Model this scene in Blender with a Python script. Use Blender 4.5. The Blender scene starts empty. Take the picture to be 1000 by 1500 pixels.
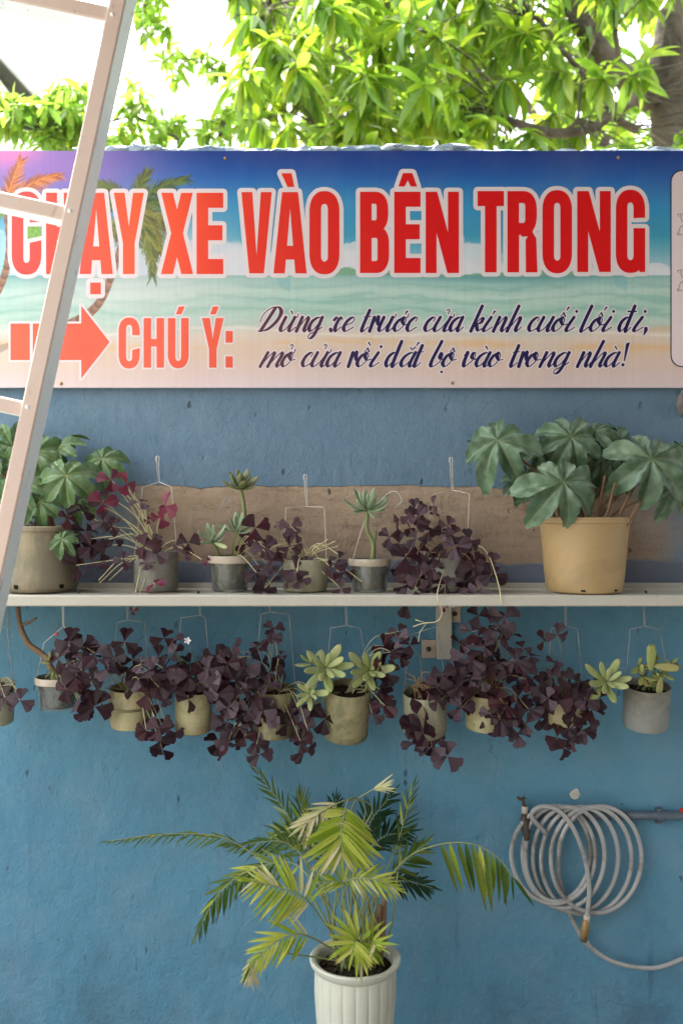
import bpy, math, random
import numpy as np
from mathutils import Vector, Matrix, geometry, noise
random.seed(7); rng = np.random.default_rng(7)
R = math.radians
scene = bpy.context.scene
col = scene.collection

# ------------------------------------------------------------------ camera, sky, sun, exposure
D, EYE, F = 2.25, 1.36, 1350.0          # camera to wall, eye height, focal length in photo pixels
cam_d = bpy.data.cameras.new('camera'); cam = bpy.data.objects.new('camera', cam_d); col.objects.link(cam)
cam.location = (0, -D, EYE); cam.rotation_euler = (R(90), 0, 0)
cam_d.sensor_fit = 'VERTICAL'; cam_d.sensor_height = 36; cam_d.lens = 36*F/1500
cam_d.clip_start = .02; cam_d.clip_end = 500
cam_d.dof.use_dof = True; cam_d.dof.focus_distance = 2.12; cam_d.dof.aperture_fstop = 2.8
scene.camera = cam
SUN_EL, SUN_AZ = 56, 318     # azimuth clockwise from +Y: the sun stands high behind the wall, to the left
w = bpy.data.worlds.new('World'); scene.world = w; w.use_nodes = True
nt = w.node_tree; bg = nt.nodes['Background']
sky = nt.nodes.new('ShaderNodeTexSky'); sky.sky_type = 'NISHITA'; sky.sun_disc = False
sky.sun_elevation = R(SUN_EL); sky.sun_rotation = R(SUN_AZ); sky.air_density = 1.5; sky.dust_density = 4
hs = nt.nodes.new('ShaderNodeHueSaturation'); hs.inputs['Saturation'].default_value = .30
nt.links.new(sky.outputs[0], hs.inputs['Color']); nt.links.new(hs.outputs[0], bg.inputs[0])
bg.inputs[1].default_value = .15
sd = bpy.data.lights.new('sun', 'SUN'); sd.energy = 3.4; sd.angle = R(3); sd.color = (1, .95, .87)
so = bpy.data.objects.new('sun', sd); col.objects.link(so)
az, el = R(SUN_AZ), R(SUN_EL)
sdir = Vector((math.sin(az)*math.cos(el), math.cos(az)*math.cos(el), math.sin(el)))
so.rotation_euler = sdir.to_track_quat('Z', 'Y').to_euler()
scene.view_settings.view_transform = 'Standard'; scene.view_settings.look = 'None'
scene.view_settings.gamma = 1; scene.view_settings.use_curve_mapping = False
scene.view_settings.exposure = 2.85
scene.render.engine = 'CYCLES'
scene.cycles.max_bounces = 8; scene.cycles.transparent_max_bounces = 8

# ------------------------------------------------------------------ helpers
def W(px, py, d=0.0):
    """point seen at photo pixel (px,py) that stands d metres in front of the wall"""
    t = D - d
    return Vector(((px-500)/F*t, -d, EYE-(py-750)/F*t))
def S(px, d=0.0): return px*(D-d)/F
WM = {}
def thing(name, label, cat, loc=(0, 0, 0), group=None):
    o = bpy.data.objects.new(name, None); o.empty_display_size = .05; col.objects.link(o)
    o.location = loc; o['label'] = label; o['category'] = cat
    if group: o['group'] = group
    WM[o] = Matrix.Translation(loc)
    return o
def place(o, parent=None, M=None):
    M = M or Matrix.Identity(4)
    WM[o] = M
    if parent is not None:
        o.parent = parent; o.matrix_local = WM[parent].inverted() @ M
    else: o.matrix_local = M
    return o
def inst(name, mesh, parent, M):
    o = bpy.data.objects.new(name, mesh); col.objects.link(o)
    return place(o, parent, M)
def cat_rom(pts, n=6):
    pts = [Vector(p) for p in pts]
    if len(pts) < 3: return pts
    P = [2*pts[0]-pts[1]] + pts + [2*pts[-1]-pts[-2]]
    out = []
    for i in range(1, len(P)-2):
        a, b, c, d = P[i-1:i+3]
        for k in range(n):
            t = k/n
            out.append(.5*((2*b)+(c-a)*t+(2*a-5*b+4*c-d)*t*t+(3*b-a-3*c+d)*t**3))
    out.append(pts[-1]); return out
class MB:
    def __init__(s): s.v = []; s.f = []; s.mi = []; s.cur = 0
    def add(s, vs, fs):
        b = len(s.v); s.v += [tuple(v) for v in vs]
        for f in fs: s.f.append(tuple(i+b for i in f)); s.mi.append(s.cur)
    def box(s, lo, hi, M=None, bev=0):
        x0, y0, z0 = lo; x1, y1, z1 = hi
        if bev:
            b = bev; vs = []
            for (x, sx) in ((x0, 1), (x1, -1)):
                for (y, sy) in ((y0, 1), (y1, -1)):
                    for (z, sz) in ((z0, 1), (z1, -1)):
                        vs += [(x+sx*b, y+sy*b, z), (x+sx*b, y, z+sz*b), (x, y+sy*b, z+sz*b)]
            import bmesh
            bm = bmesh.new()
            for q in vs: bm.verts.new(q)
            r = bmesh.ops.convex_hull(bm, input=bm.verts)
            bm.verts.ensure_lookup_table(); bm.verts.index_update()
            vv = [v.co.copy() for v in bm.verts]; ff = [[v.index for v in f.verts] for f in bm.faces]
            bm.free()
            if M: vv = [M @ q for q in vv]
            s.add(vv, ff); return
        vs = [Vector(q) for q in ((x0,y0,z0),(x1,y0,z0),(x1,y1,z0),(x0,y1,z0),(x0,y0,z1),(x1,y0,z1),(x1,y1,z1),(x0,y1,z1))]
        if M: vs = [M @ q for q in vs]
        s.add(vs, [(0,3,2,1),(4,5,6,7),(0,1,5,4),(1,2,6,5),(2,3,7,6),(3,0,4,7)])
    def tube(s, pts, r, n=7, cap=True, smooth=0):
        pts = [Vector(p) for p in pts]
        if smooth: pts = cat_rom(pts, smooth)
        m = len(pts)
        rr = [r]*m if not isinstance(r, (list, tuple)) else [r[0]+(r[-1]-r[0])*i/(m-1) if len(r) == 2 else np.interp(i/(m-1), np.linspace(0, 1, len(r)), r) for i in range(m)]
        t = (pts[1]-pts[0]).normalized()
        u = t.orthogonal().normalized(); vs = []
        for i in range(m):
            tt = (pts[min(i+1, m-1)]-pts[max(i-1, 0)])
            if tt.length > 1e-9: t = tt.normalized()
            u = (u-t*u.dot(t))
            u = u.normalized() if u.length > 1e-6 else t.orthogonal().normalized()
            vv = t.cross(u)
            for k in range(n):
                a = 2*math.pi*k/n
                vs.append(pts[i]+(u*math.cos(a)+vv*math.sin(a))*rr[i])
        fs = [(i*n+k, i*n+(k+1) % n, (i+1)*n+(k+1) % n, (i+1)*n+k) for i in range(m-1) for k in range(n)]
        if cap: fs += [tuple(range(n))[::-1], tuple(range((m-1)*n, m*n))]
        s.add(vs, fs)
    def lathe(s, prof, n=40, M=None, mod=None):
        vs = []
        for j, (r, z) in enumerate(prof):
            for k in range(n):
                a = 2*math.pi*k/n
                q = r*(mod(a, j, z) if mod else 1)
                vs.append(Vector((q*math.cos(a), q*math.sin(a), z)))
        if M: vs = [M @ q for q in vs]
        m = len(prof)
        fs = [(j*n+k, j*n+(k+1) % n, (j+1)*n+(k+1) % n, (j+1)*n+k) for j in range(m-1) for k in range(n)]
        s.add(vs, fs)
    def mesh(s, name, mats, smooth=True):
        me = bpy.data.meshes.new(name); me.from_pydata(s.v, [], s.f)
        for m in (mats if isinstance(mats, (list, tuple)) else [mats]): me.materials.append(m)
        if len(me.materials) > 1: me.polygons.foreach_set('material_index', s.mi)
        me.polygons.foreach_set('use_smooth', [smooth]*len(me.polygons))
        me.update(); return me
    def build(s, name, mats, parent=None, smooth=True, sharp=None, **props):
        me = s.mesh(name, mats, smooth)
        if smooth and sharp: me.set_sharp_from_angle(angle=R(sharp))
        o = bpy.data.objects.new(name, me); col.objects.link(o)
        place(o, parent)
        for k, v in props.items(): o[k] = v
        return o
def orient(loc, ydir, normal, sx=1, sy=None, sz=None):
    y = Vector(ydir).normalized(); z = Vector(normal); z = (z-y*z.dot(y))
    z = z.normalized() if z.length > 1e-5 else y.orthogonal().normalized()
    x = y.cross(z); sy = sx if sy is None else sy; sz = sx if sz is None else sz
    M = Matrix(((x.x*sx, y.x*sy, z.x*sz, loc[0]), (x.y*sx, y.y*sy, z.y*sz, loc[1]), (x.z*sx, y.z*sy, z.z*sz, loc[2]), (0, 0, 0, 1)))
    return M
def rv(a, b): return random.uniform(a, b)

# ------------------------------------------------------------------ materials
def s2l(c):
    c = np.asarray(c, float)/255.0
    return np.where(c <= .04045, c/12.92, ((c+.055)/1.055)**2.4)
class NT:
    def __init__(s, name):
        s.m = bpy.data.materials.new(name); s.m.use_nodes = True; s.t = s.m.node_tree
        s.p = s.t.nodes['Principled BSDF']; s.out = s.t.nodes['Material Output']
        s.co = s.t.nodes.new('ShaderNodeTexCoord').outputs['Object']
    def n(s, ty, **kw):
        q = s.t.nodes.new(ty)
        for k, v in kw.items(): setattr(q, k, v)
        return q
    def l(s, a, b): s.t.links.new(a, b)
    def mapped(s, scale, src=None):
        m = s.n('ShaderNodeMapping'); m.inputs['Scale'].default_value = scale; s.l(src or s.co, m.inputs[0]); return m.outputs[0]
    def noise(s, sc, det=5, rough=.6, vec=None, dist=0):
        q = s.n('ShaderNodeTexNoise'); q.inputs['Scale'].default_value = sc; q.inputs['Detail'].default_value = det
        q.inputs['Roughness'].default_value = rough; q.inputs['Distortion'].default_value = dist
        s.l(vec or s.co, q.inputs['Vector']); return q.outputs['Fac']
    def ramp(s, fac, stops):
        q = s.n('ShaderNodeValToRGB'); e = q.color_ramp.elements
        while len(e) < len(stops): e.new(.5)
        for i, (p, c) in enumerate(stops):
            e[i].position = p; e[i].color = (*c, 1) if not isinstance(c, (int, float)) else (c, c, c, 1)
        s.l(fac, q.inputs[0]); return q.outputs[0]
    def mix(s, f, a, b, mode='MIX'):
        q = s.n('ShaderNodeMix', data_type='RGBA', blend_type=mode)
        for sock, v in ((q.inputs[0], f), (q.inputs[6], a), (q.inputs[7], b)):
            if isinstance(v, (int, float)): sock.default_value = v
            elif isinstance(v, (tuple, list)): sock.default_value = (*v, 1)
            else: s.l(v, sock)
        return q.outputs[2]
    def math(s, op, a, b=0.0, clamp=False):
        q = s.n('ShaderNodeMath', operation=op, use_clamp=clamp)
        for i, v in enumerate((a, b)):
            if isinstance(v, (int, float)): q.inputs[i].default_value = v
            else: s.l(v, q.inputs[i])
        return q.outputs[0]
    def sep(s, src=None):
        q = s.n('ShaderNodeSeparateXYZ'); s.l(src or s.co, q.inputs[0]); return q.outputs
    def mr(s, v, a, b, c=0.0, d=1.0):
        q = s.n('ShaderNodeMapRange'); q.interpolation_type = 'SMOOTHSTEP'
        s.l(v, q.inputs[0]); q.inputs[1].default_value = a; q.inputs[2].default_value = b
        q.inputs[3].default_value = c; q.inputs[4].default_value = d; return q.outputs[0]
    def bump(s, h, dist=.002, st=1.0, prev=None):
        q = s.n('ShaderNodeBump'); q.inputs['Distance'].default_value = dist; q.inputs['Strength'].default_value = st
        s.l(h, q.inputs['Height'])
        if prev: s.l(prev, q.inputs['Normal'])
        return q.outputs[0]
    def done(s, colr=None, rough=.6, normal=None, spec=None, metal=0):
        if colr is not None:
            if isinstance(colr, (tuple, list)): s.p.inputs['Base Color'].default_value = (*colr, 1)
            else: s.l(colr, s.p.inputs['Base Color'])
        if isinstance(rough, (int, float)): s.p.inputs['Roughness'].default_value = rough
        else: s.l(rough, s.p.inputs['Roughness'])
        if normal: s.l(normal, s.p.inputs['Normal'])
        if spec is not None: s.p.inputs['Specular IOR Level'].default_value = spec
        s.p.inputs['Metallic'].default_value = metal
        return s.m
def weathered(name, a, b, dirt, sc=18, rough=.5, bmp=.0006, dirt_amt=(.52, .72), spec=.4, metal=0):
    t = NT(name); c = t.mix(t.noise(sc, 6), a, b)
    c = t.mix(t.ramp(t.noise(sc*.45, 8, .7, dist=.6), [(dirt_amt[0], 0), (dirt_amt[1], 1)]), c, dirt)
    c = t.mix(t.ramp(t.noise(sc*9, 3, .8), [(.62, 0), (.75, .5)]), c, dirt)
    return t.done(c, rough, t.bump(t.noise(sc*6, 5), bmp), spec, metal)

def rusty(m):
    nt_ = m.node_tree; p = nt_.nodes['Principled BSDF']; src = p.inputs['Base Color'].links[0].from_socket
    tc = nt_.nodes.new('ShaderNodeTexCoord'); mp = nt_.nodes.new('ShaderNodeMapping'); mp.inputs['Scale'].default_value = (1, 1, .25); nt_.links.new(tc.outputs['Object'], mp.inputs[0])
    n1 = nt_.nodes.new('ShaderNodeTexNoise'); n1.inputs['Scale'].default_value = 55; n1.inputs['Detail'].default_value = 7; n1.inputs['Roughness'].default_value = .75; nt_.links.new(mp.outputs[0], n1.inputs['Vector'])
    r1 = nt_.nodes.new('ShaderNodeValToRGB'); r1.color_ramp.elements[0].position = .60; r1.color_ramp.elements[1].position = .70; r1.color_ramp.elements[1].color = (.8, .8, .8, 1); nt_.links.new(n1.outputs['Fac'], r1.inputs[0])
    mx = nt_.nodes.new('ShaderNodeMix'); mx.data_type = 'RGBA'; nt_.links.new(r1.outputs[0], mx.inputs[0]); nt_.links.new(src, mx.inputs[6]); mx.inputs[7].default_value = (.24, .15, .09, 1); nt_.links.new(mx.outputs[2], p.inputs['Base Color'])
def wall_material():
    t = NT('painted_plaster'); X, Y, Z = t.sep()
    big = t.noise(1.3, 4, .55); med = t.noise(7, 6, .65); fine = t.noise(160, 4, .7)
    up = t.mix(big, (.105, .190, .280), (.155, .235, .310))
    lo = t.mix(big, (.074, .210, .305), (.118, .290, .385))
    zn = t.math('ADD', Z, t.math('MULTIPLY', t.math('SUBTRACT', t.noise(3.0, 3, .5), .5), .05))
    c = t.mix(t.mr(zn, 1.16, 1.21), lo, up)
    # faded patches, scuffs
    c = t.mix(t.ramp(med, [(.45, 0), (.75, .45)]), c, (.20, .30, .37))
    c = t.mix(t.ramp(t.noise(2.2, 7, .75, dist=.5), [(.50, 0), (.72, .45)]), c, (.055, .15, .24))
    streak = t.noise(9, 5, .7, t.mapped((1, 1, .12)))
    c = t.mix(t.ramp(streak, [(.55, 0), (.8, .3)]), c, (.17, .24, .28))
    drip = t.noise(30, 4, .7, t.mapped((1, 1, .05)), .3); dm = t.ramp(drip, [(.60, 0), (.68, .5)])
    c = t.mix(t.math('MULTIPLY', dm, t.ramp(t.noise(2, 3), [(.45, 0), (.6, 1)])), c, (.05, .11, .16))
    ck = t.n('ShaderNodeTexVoronoi', feature='DISTANCE_TO_EDGE'); ck.inputs['Scale'].default_value = 2.6
    wq = t.n('ShaderNodeVectorMath', operation='ADD'); nn_ = t.n('ShaderNodeTexNoise'); nn_.inputs['Scale'].default_value = 6; nn_.inputs['Detail'].default_value = 6; t.l(t.co, nn_.inputs['Vector'])
    t.l(t.co, wq.inputs[0]); sc_ = t.n('ShaderNodeVectorMath', operation='SCALE'); sc_.inputs['Scale'].default_value = .35; t.l(nn_.outputs['Color'], sc_.inputs[0]); t.l(sc_.outputs[0], wq.inputs[1]); t.l(wq.outputs[0], ck.inputs['Vector'])
    crack = t.math('MULTIPLY', t.ramp(ck.outputs['Distance'], [(.002, 1), (.007, 0)]), t.ramp(t.noise(1.7, 3), [(.52, 0), (.60, 1)]))
    c = t.mix(t.math('MULTIPLY', crack, .4), c, (.04, .09, .13))
    # bare cement band behind the pots
    wob = t.math('MULTIPLY', t.math('SUBTRACT', t.noise(3.5, 3, .5, t.mapped((1, 1, 0))), .5), .055)
    wob2 = t.math('MULTIPLY', t.math('SUBTRACT', t.noise(60, 3, .6), .5), .010)
    zb = t.math('ADD', t.math('ADD', Z, wob), wob2)
    band = t.math('MULTIPLY', t.mr(zb, 1.424, 1.420), t.mr(zb, 1.236, 1.244))
    xr = t.math('ADD', X, t.math('MULTIPLY', t.math('SUBTRACT', t.noise(5, 4, .6), .5), .3))
    band = t.math('MULTIPLY', band, t.mr(xr, .86, .66, .25, 1))
    band = t.math('MULTIPLY', band, t.mr(xr, -.56, -.44, .15, 1))
    bc = t.mix(t.noise(5, 6, .65, t.mapped((.6, 1, 3))), (.27, .195, .125), (.52, .40, .285))
    bc = t.mix(t.ramp(t.noise(28, 6, .8, t.mapped((.5, 1, 1.6))), [(.5, 0), (.68, .7)]), bc, (.13, .095, .08))
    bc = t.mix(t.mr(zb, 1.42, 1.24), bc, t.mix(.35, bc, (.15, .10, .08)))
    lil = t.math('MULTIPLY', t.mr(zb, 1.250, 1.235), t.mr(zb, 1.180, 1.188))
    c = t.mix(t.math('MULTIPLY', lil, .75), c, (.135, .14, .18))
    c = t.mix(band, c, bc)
    # pits and dark specks
    v = t.n('ShaderNodeTexVoronoi'); v.inputs['Scale'].default_value = 21; v.inputs['Randomness'].default_value = 1
    t.l(t.mapped((1, 1, .55)), v.inputs['Vector'])
    pit = t.ramp(t.math('ADD', v.outputs['Distance'], t.math('MULTIPLY', t.noise(90, 3), .16)), [(.13, 1), (.19, 0)])
    sel = t.ramp(t.noise(4, 2), [(.44, 0), (.56, 1)]); pit = t.math('MULTIPLY', pit, sel)
    c = t.mix(t.math('MULTIPLY', pit, .7), c, (.035, .06, .085))
    stain = t.math('MULTIPLY', t.mr(Z, .55, .12), t.ramp(t.noise(4.5, 7, .75), [(.48, 0), (.70, .5)]))
    c = t.mix(stain, c, (.055, .085, .11))
    grain = t.math('ADD', t.math('MULTIPLY', fine, .35), t.math('MULTIPLY', t.noise(45, 5, .65), .65))
    b = t.bump(grain, .005, 1.0)
    b = t.bump(t.noise(16, 5, .6, t.mapped((1, 1, .8))), .008, .8, b)
    scr = t.noise(26, 5, .8, t.mapped((1, 1, .35)), 1.2)
    b = t.bump(t.ramp(scr, [(.30, 0), (.38, 1)]), .003, .6, b)
    b = t.bump(t.math('SUBTRACT', 1, t.math('ADD', pit, t.math('MULTIPLY', band, .7))), .004, .9, b)
    return t.done(c, t.mr(med, .2, .8, .55, .8), b, .3)
M_wall = wall_material()
def simple(name, c, rough=.5, metal=0, spec=.5):
    t = NT(name); return t.done(c, rough, None, spec, metal)
M_metal = weathered('white_painted_metal', (.43, .41, .34), (.51, .49, .41), (.42, .38, .32), 14, .42, .0003, (.60, .85))
M_ladder_f = weathered('warm_bounce_paint', (.50, .37, .30), (.56, .43, .35), (.38, .28, .2), 12, .5, .0004, (.62, .9))  # white ladder fronts tinted salmon: warm bounced light put into the colour
M_ladder_s = weathered('white_gloss_paint', (.80, .85, .82), (.84, .88, .85), (.50, .50, .45), 12, .4, .0003, (.64, .9))
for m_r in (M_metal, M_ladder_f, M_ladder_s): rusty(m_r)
M_plate = weathered('tan_steel_plate', (.44, .36, .28), (.54, .46, .36), (.26, .17, .11), 30, .55, .0005)
M_bolt = simple('dark_bolt', (.06, .05, .045), .5, .6)
M_wire = weathered('galvanised_wire', (.55, .51, .44), (.68, .64, .56), (.30, .22, .16), 50, .45, .0002)
M_wire_dark = weathered('dull_wire', (.26, .27, .27), (.36, .36, .34), (.14, .12, .1), 50, .5, .0002)
M_stem_pale = weathered('pale_stem', (.50, .47, .24), (.60, .55, .32), (.38, .26, .16), 30, .6, .0002)
M_stem_dry = weathered('dry_stem', (.30, .20, .10), (.42, .30, .16), (.18, .10, .06), 40, .7, .0002)
M_stem_grn = weathered('green_stem', (.16, .20, .07), (.24, .26, .11), (.15, .11, .06), 25, .6, .0003)
M_stem_brn = weathered('brown_petiole', (.16, .09, .05), (.22, .14, .07), (.10, .07, .04), 25, .6, .0003)
M_bark = weathered('grey_bark', (.11, .088, .066), (.18, .15, .12), (.05, .04, .03), 9, .85, .02, (.45, .65), .2)
M_soil = weathered('dark_soil', (.025, .019, .013), (.06, .045, .03), (.012, .01, .008), 60, .95, .006, spec=.1)
M_hole = simple('drain_hole_shade', (.012, .010, .008), .9, 0, .1)
M_tan = weathered('tan_plastic', (.34, .225, .095), (.42, .295, .145), (.20, .14, .07), 9, .5, .0008, (.44, .72))
M_tan2 = weathered('stained_tan_plastic', (.34, .27, .14), (.43, .345, .20), (.17, .15, .10), 6, .55, .001, (.42, .60))
M_pvc_grey = weathered('grey_pipe_plastic', (.20, .21, .19), (.28, .28, .25), (.12, .10, .06), 12, .5, .0008, (.44, .66))
M_pvc_yel = weathered('yellowed_plastic', (.36, .32, .16), (.48, .43, .24), (.17, .14, .06), 12, .5, .0009, (.42, .64))
M_pvc_mos = weathered('mossy_plastic', (.26, .23, .12), (.36, .31, .17), (.08, .085, .035), 14, .6, .001, (.44, .62))
M_pvc_green = weathered('greenish_plastic', (.27, .27, .18), (.35, .34, .23), (.15, .13, .08), 14, .55, .0008, (.48, .7))
M_urn = weathered('ivory_plastic', (.46, .46, .37), (.54, .54, .44), (.42, .42, .32), 5, .38, .0003, (.55, .9))
M_jarband = weathered('mineral_crust', (.42, .35, .26), (.55, .48, .38), (.22, .17, .11), 30, .6, .001)
M_hose = weathered('grey_hose', (.29, .29, .275), (.39, .39, .365), (.15, .13, .11), 22, .24, .0006, (.5, .72))
M_brass = weathered('old_brass', (.30, .18, .07), (.38, .25, .11), (.12, .07, .03), 60, .45, .0008, metal=.5)
M_rust = weathered('rusty_iron', (.05, .03, .022), (.09, .05, .03), (.10, .03, .018), 60, .7, .001)
M_dark = weathered('dark_coupling', (.045, .035, .025), (.08, .06, .04), (.02, .016, .012), 60, .5, .001)
M_tape = simple('seal_tape', (.52, .44, .36), .6)
M_red = simple('red_paint', (.55, .02, .015), .4)
M_redbead = simple('red_bead', (.5, .05, .06), .4)
M_pipe = weathered('painted_pipe', (.075, .105, .135), (.11, .14, .17), (.05, .055, .065), 14, .5, .0007)
M_chip = weathered('bare_plaster', (.50, .48, .42), (.60, .57, .5), (.36, .34, .3), 40, .8, .001)
M_conc = weathered('concrete', (.12, .125, .13), (.17, .175, .18), (.08, .08, .085), 3, .85, .004, (.45, .7), .2)
M_block = weathered('grey_cement_lump', (.16, .15, .15), (.24, .22, .22), (.09, .085, .09), 25, .9, .006)
def glass_mat():
    t = NT('dirty_glass'); p = t.p
    c = t.mix(t.noise(30, 5), (.80, .84, .74), (.9, .92, .86))
    p.inputs['Transmission Weight'].default_value = .93
    return t.done(c, .06, t.bump(t.noise(20, 3), .001), .25)
M_glass = glass_mat()
M_algae = weathered('algae_soil', (.006, .010, .003), (.030, .034, .012), (.15, .12, .06), 45, .85, .004, (.54, .66))

def leaf_mat(name, cols, under=None, rough=.45, trans=.25, vein=None, spec=.4, attr=False, bl=None, sheen=None, tip=None, tcol=None):
    t = NT(name)
    if attr:
        a = t.n('ShaderNodeAttribute', attribute_name='rnd'); r = a.outputs['Fac']
    else: r = t.n('ShaderNodeObjectInfo').outputs['Random']
    k = len(cols)
    c = t.ramp(r, [(i/(k-1) if k > 1 else 0, q) for i, q in enumerate(cols)])
    c = t.mix(t.ramp(t.noise(bl or 30, 4, .6), [(.35, 0), (.7, .35)]), c, tuple(q*.45 for q in cols[0]))
    if sheen: c = t.mix(t.ramp(t.noise(2.6, 5, .55), [(.36, 0), (.64, .75)]), c, sheen)  # leaf sheen put into the base colour as pale patches
    if vein:
        a = t.n('ShaderNodeAttribute', attribute_name='vein'); c = t.mix(a.outputs['Fac'], c, vein)
    if tip:
        a = t.n('ShaderNodeAttribute', attribute_name='tip'); 
        rr = t.math('MULTIPLY', a.outputs['Fac'], t.ramp(t.math('FRACT', t.math('MULTIPLY', r, 7.3)), [(.3, .35), (.8, 1)]))
        c = t.mix(rr, c, tip)
    if under:
        g = t.n('ShaderNodeNewGeometry'); c = t.mix(g.outputs['Backfacing'], c, under)
    t.done(c, rough, t.bump(t.noise(60, 4), .0008, .6), spec)
    if trans:
        tr = t.n('ShaderNodeBsdfTranslucent'); 
        if tcol: t.l(t.mix(.6, c, tcol), tr.inputs[0])
        else: t.l(c, tr.inputs[0])
        mx = t.n('ShaderNodeMixShader'); mx.inputs[0].default_value = trans
        t.l(t.p.outputs[0], mx.inputs[1]); t.l(tr.outputs[0], mx.inputs[2]); t.l(mx.outputs[0], t.out.inputs[0])
    return t.m
M_oxalis = leaf_mat('purple_leaf', [(.016, .008, .011), (.036, .018, .024), (.085, .052, .066), (.030, .011, .014), (.155, .110, .130), (.022, .011, .015), (.075, .024, .028)], (.085, .040, .060), .5, .22, spec=.3, tcol=(.3, .03, .08))
M_oxalis_red = leaf_mat('magenta_leaf', [(.12, .012, .04), (.20, .03, .05), (.16, .015, .06)], (.14, .02, .05), .45, .3)
M_begonia = leaf_mat('broad_green_leaf', [(.032, .078, .030), (.058, .120, .052), (.042, .095, .036)], (.05, .10, .025), .40, .12, vein=(.20, .28, .13), spec=.55, bl=5, sheen=(.19, .30, .19))
M_begonia_l = leaf_mat('fresh_green_leaf', [(.045, .125, .022), (.085, .19, .050), (.065, .155, .032)], (.09, .17, .04), .38, .2, vein=(.34, .40, .14), spec=.5, bl=5, sheen=(.18, .28, .17))
M_succ = leaf_mat('pale_succulent', [(.20, .29, .16), (.33, .42, .24), (.28, .36, .22)], None, .5, .08, tip=(.36, .30, .18))
M_succ_y = leaf_mat('yellow_green_succulent', [(.30, .36, .12), (.42, .46, .19), (.36, .42, .20)], None, .5, .08, tip=(.40, .30, .16))
M_succ_g = leaf_mat('mossy_succulent', [(.18, .21, .09), (.26, .29, .13), (.22, .25, .12)], None, .5, .08, tip=(.30, .25, .13))
M_jade = leaf_mat('jade_leaf', [(.25, .30, .07), (.42, .44, .15), (.30, .22, .10), (.34, .40, .12)], None, .4, .1)
M_palm_y = leaf_mat('yellowing_palm_leaf', [(.17, .27, .015), (.33, .41, .035), (.48, .48, .09), (.25, .34, .02)], (.28, .36, .06), .5, .3, spec=.25, tip=(.42, .28, .10))
M_palm_g = leaf_mat('green_palm_leaf', [(.035, .085, .012), (.075, .14, .018), (.15, .19, .02), (.05, .11, .015)], (.07, .12, .02), .48, .25, spec=.25, tip=(.10, .06, .03))
M_palm_d = leaf_mat('dark_palm_leaf', [(.010, .034, .012), (.022, .060, .018), (.015, .045, .016)], (.02, .05, .02), .5, .15, spec=.25, tip=(.08, .05, .03))
M_palm_b = leaf_mat('bleached_palm_leaf', [(.42, .38, .20), (.56, .50, .29), (.38, .40, .13)], (.46, .42, .22), .6, .2, tip=(.40, .28, .18))
MANGO = [(.08, .20, .02), (.16, .31, .03), (.11, .24, .035), (.28, .40, .02), (.06, .15, .03), (.24, .36, .12), (.44, .44, .02), (.10, .23, .05)]
M_mango = leaf_mat('mango_leaf', MANGO, None, .32, .5, spec=.6, tcol=(.34, .54, .025), bl=9)
M_mango_s = leaf_mat('mango_leaf_mass', MANGO, None, .32, .5, spec=.6, attr=True, tcol=(.34, .54, .025), bl=9)
FAR = [(.14, .27, .03), (.24, .38, .04), (.32, .42, .03)]
M_far = leaf_mat('far_leaf_mass', FAR, None, .4, .5, attr=True, tcol=(.32, .55, .04), bl=3)
SML = [(.12, .24, .03), (.20, .33, .04), (.28, .38, .04), (.15, .27, .03), (.45, .42, .03)]
M_small = leaf_mat('small_leaf', SML, None, .4, .45, tcol=(.25, .48, .05), bl=12)
M_small_s = leaf_mat('small_leaf_mass', SML, None, .4, .45, attr=True, tcol=(.25, .48, .05), bl=12)
M_petal = simple('white_petal', (.75, .72, .75), .5)

# ------------------------------------------------------------------ ground
def sheet(name, x0, x1, y0, y1, z, m, n=2):
    b = MB()
    vs = [(x0+(x1-x0)*i/n, y0+(y1-y0)*j/n, z) for j in range(n+1) for i in range(n+1)]
    b.add(vs, [(j*(n+1)+i, j*(n+1)+i+1, (j+1)*(n+1)+i+1, (j+1)*(n+1)+i) for j in range(n) for i in range(n)])
    return b.build(name, m, None, False, kind='structure')
M_ground = weathered('dry_earth', (.16, .14, .09), (.24, .21, .14), (.08, .10, .04), .8, .95, .02, spec=.1)
sheet('ground', -200, 200, -200, 200, 0, M_ground)
sheet('pavement', -6, 6, -6, -.002, .004, M_conc)

# ------------------------------------------------------------------ wall
def topz(x):
    z = 2.2535 + .010*noise.noise(Vector((x*3, 0, 0))) + .010*noise.noise(Vector((x*11, 3, 0))) + .004*noise.noise(Vector((x*60, 5, 0)))
    if x < -.76: z -= .024
    if -.76 < x < -.66: z -= .008
    if x > .30: z -= .005
    return z
wall = thing('garden_wall', 'blue painted plaster wall with a rough crumbling top and a bare brown cement band', 'wall')
b = MB(); nx = 1300; xs = [-6.5+13*i/nx for i in range(nx+1)]
rows = [0.004, .6, 1.2, 1.8, 2.15]
vs = []
for x in xs:
    tz = topz(x)
    for z in rows: vs.append((x, 0, z))
    yw = .004*noise.noise(Vector((x*40, 9, 0)))
    vs += [(x, yw, tz-.006), (x, .012+yw, tz), (x, .112+yw, tz-.004+.006*noise.noise(Vector((x*20, 7, 2)))), (x, .12, tz-.02), (x, .12, .004)]
m_ = 10
b.add(vs, [(i*m_+j, (i+1)*m_+j, (i+1)*m_+j+1, i*m_+j+1) for i in range(nx) for j in range(m_-1)])
b.build('wall_body', M_wall, wall, True, 35)
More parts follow.
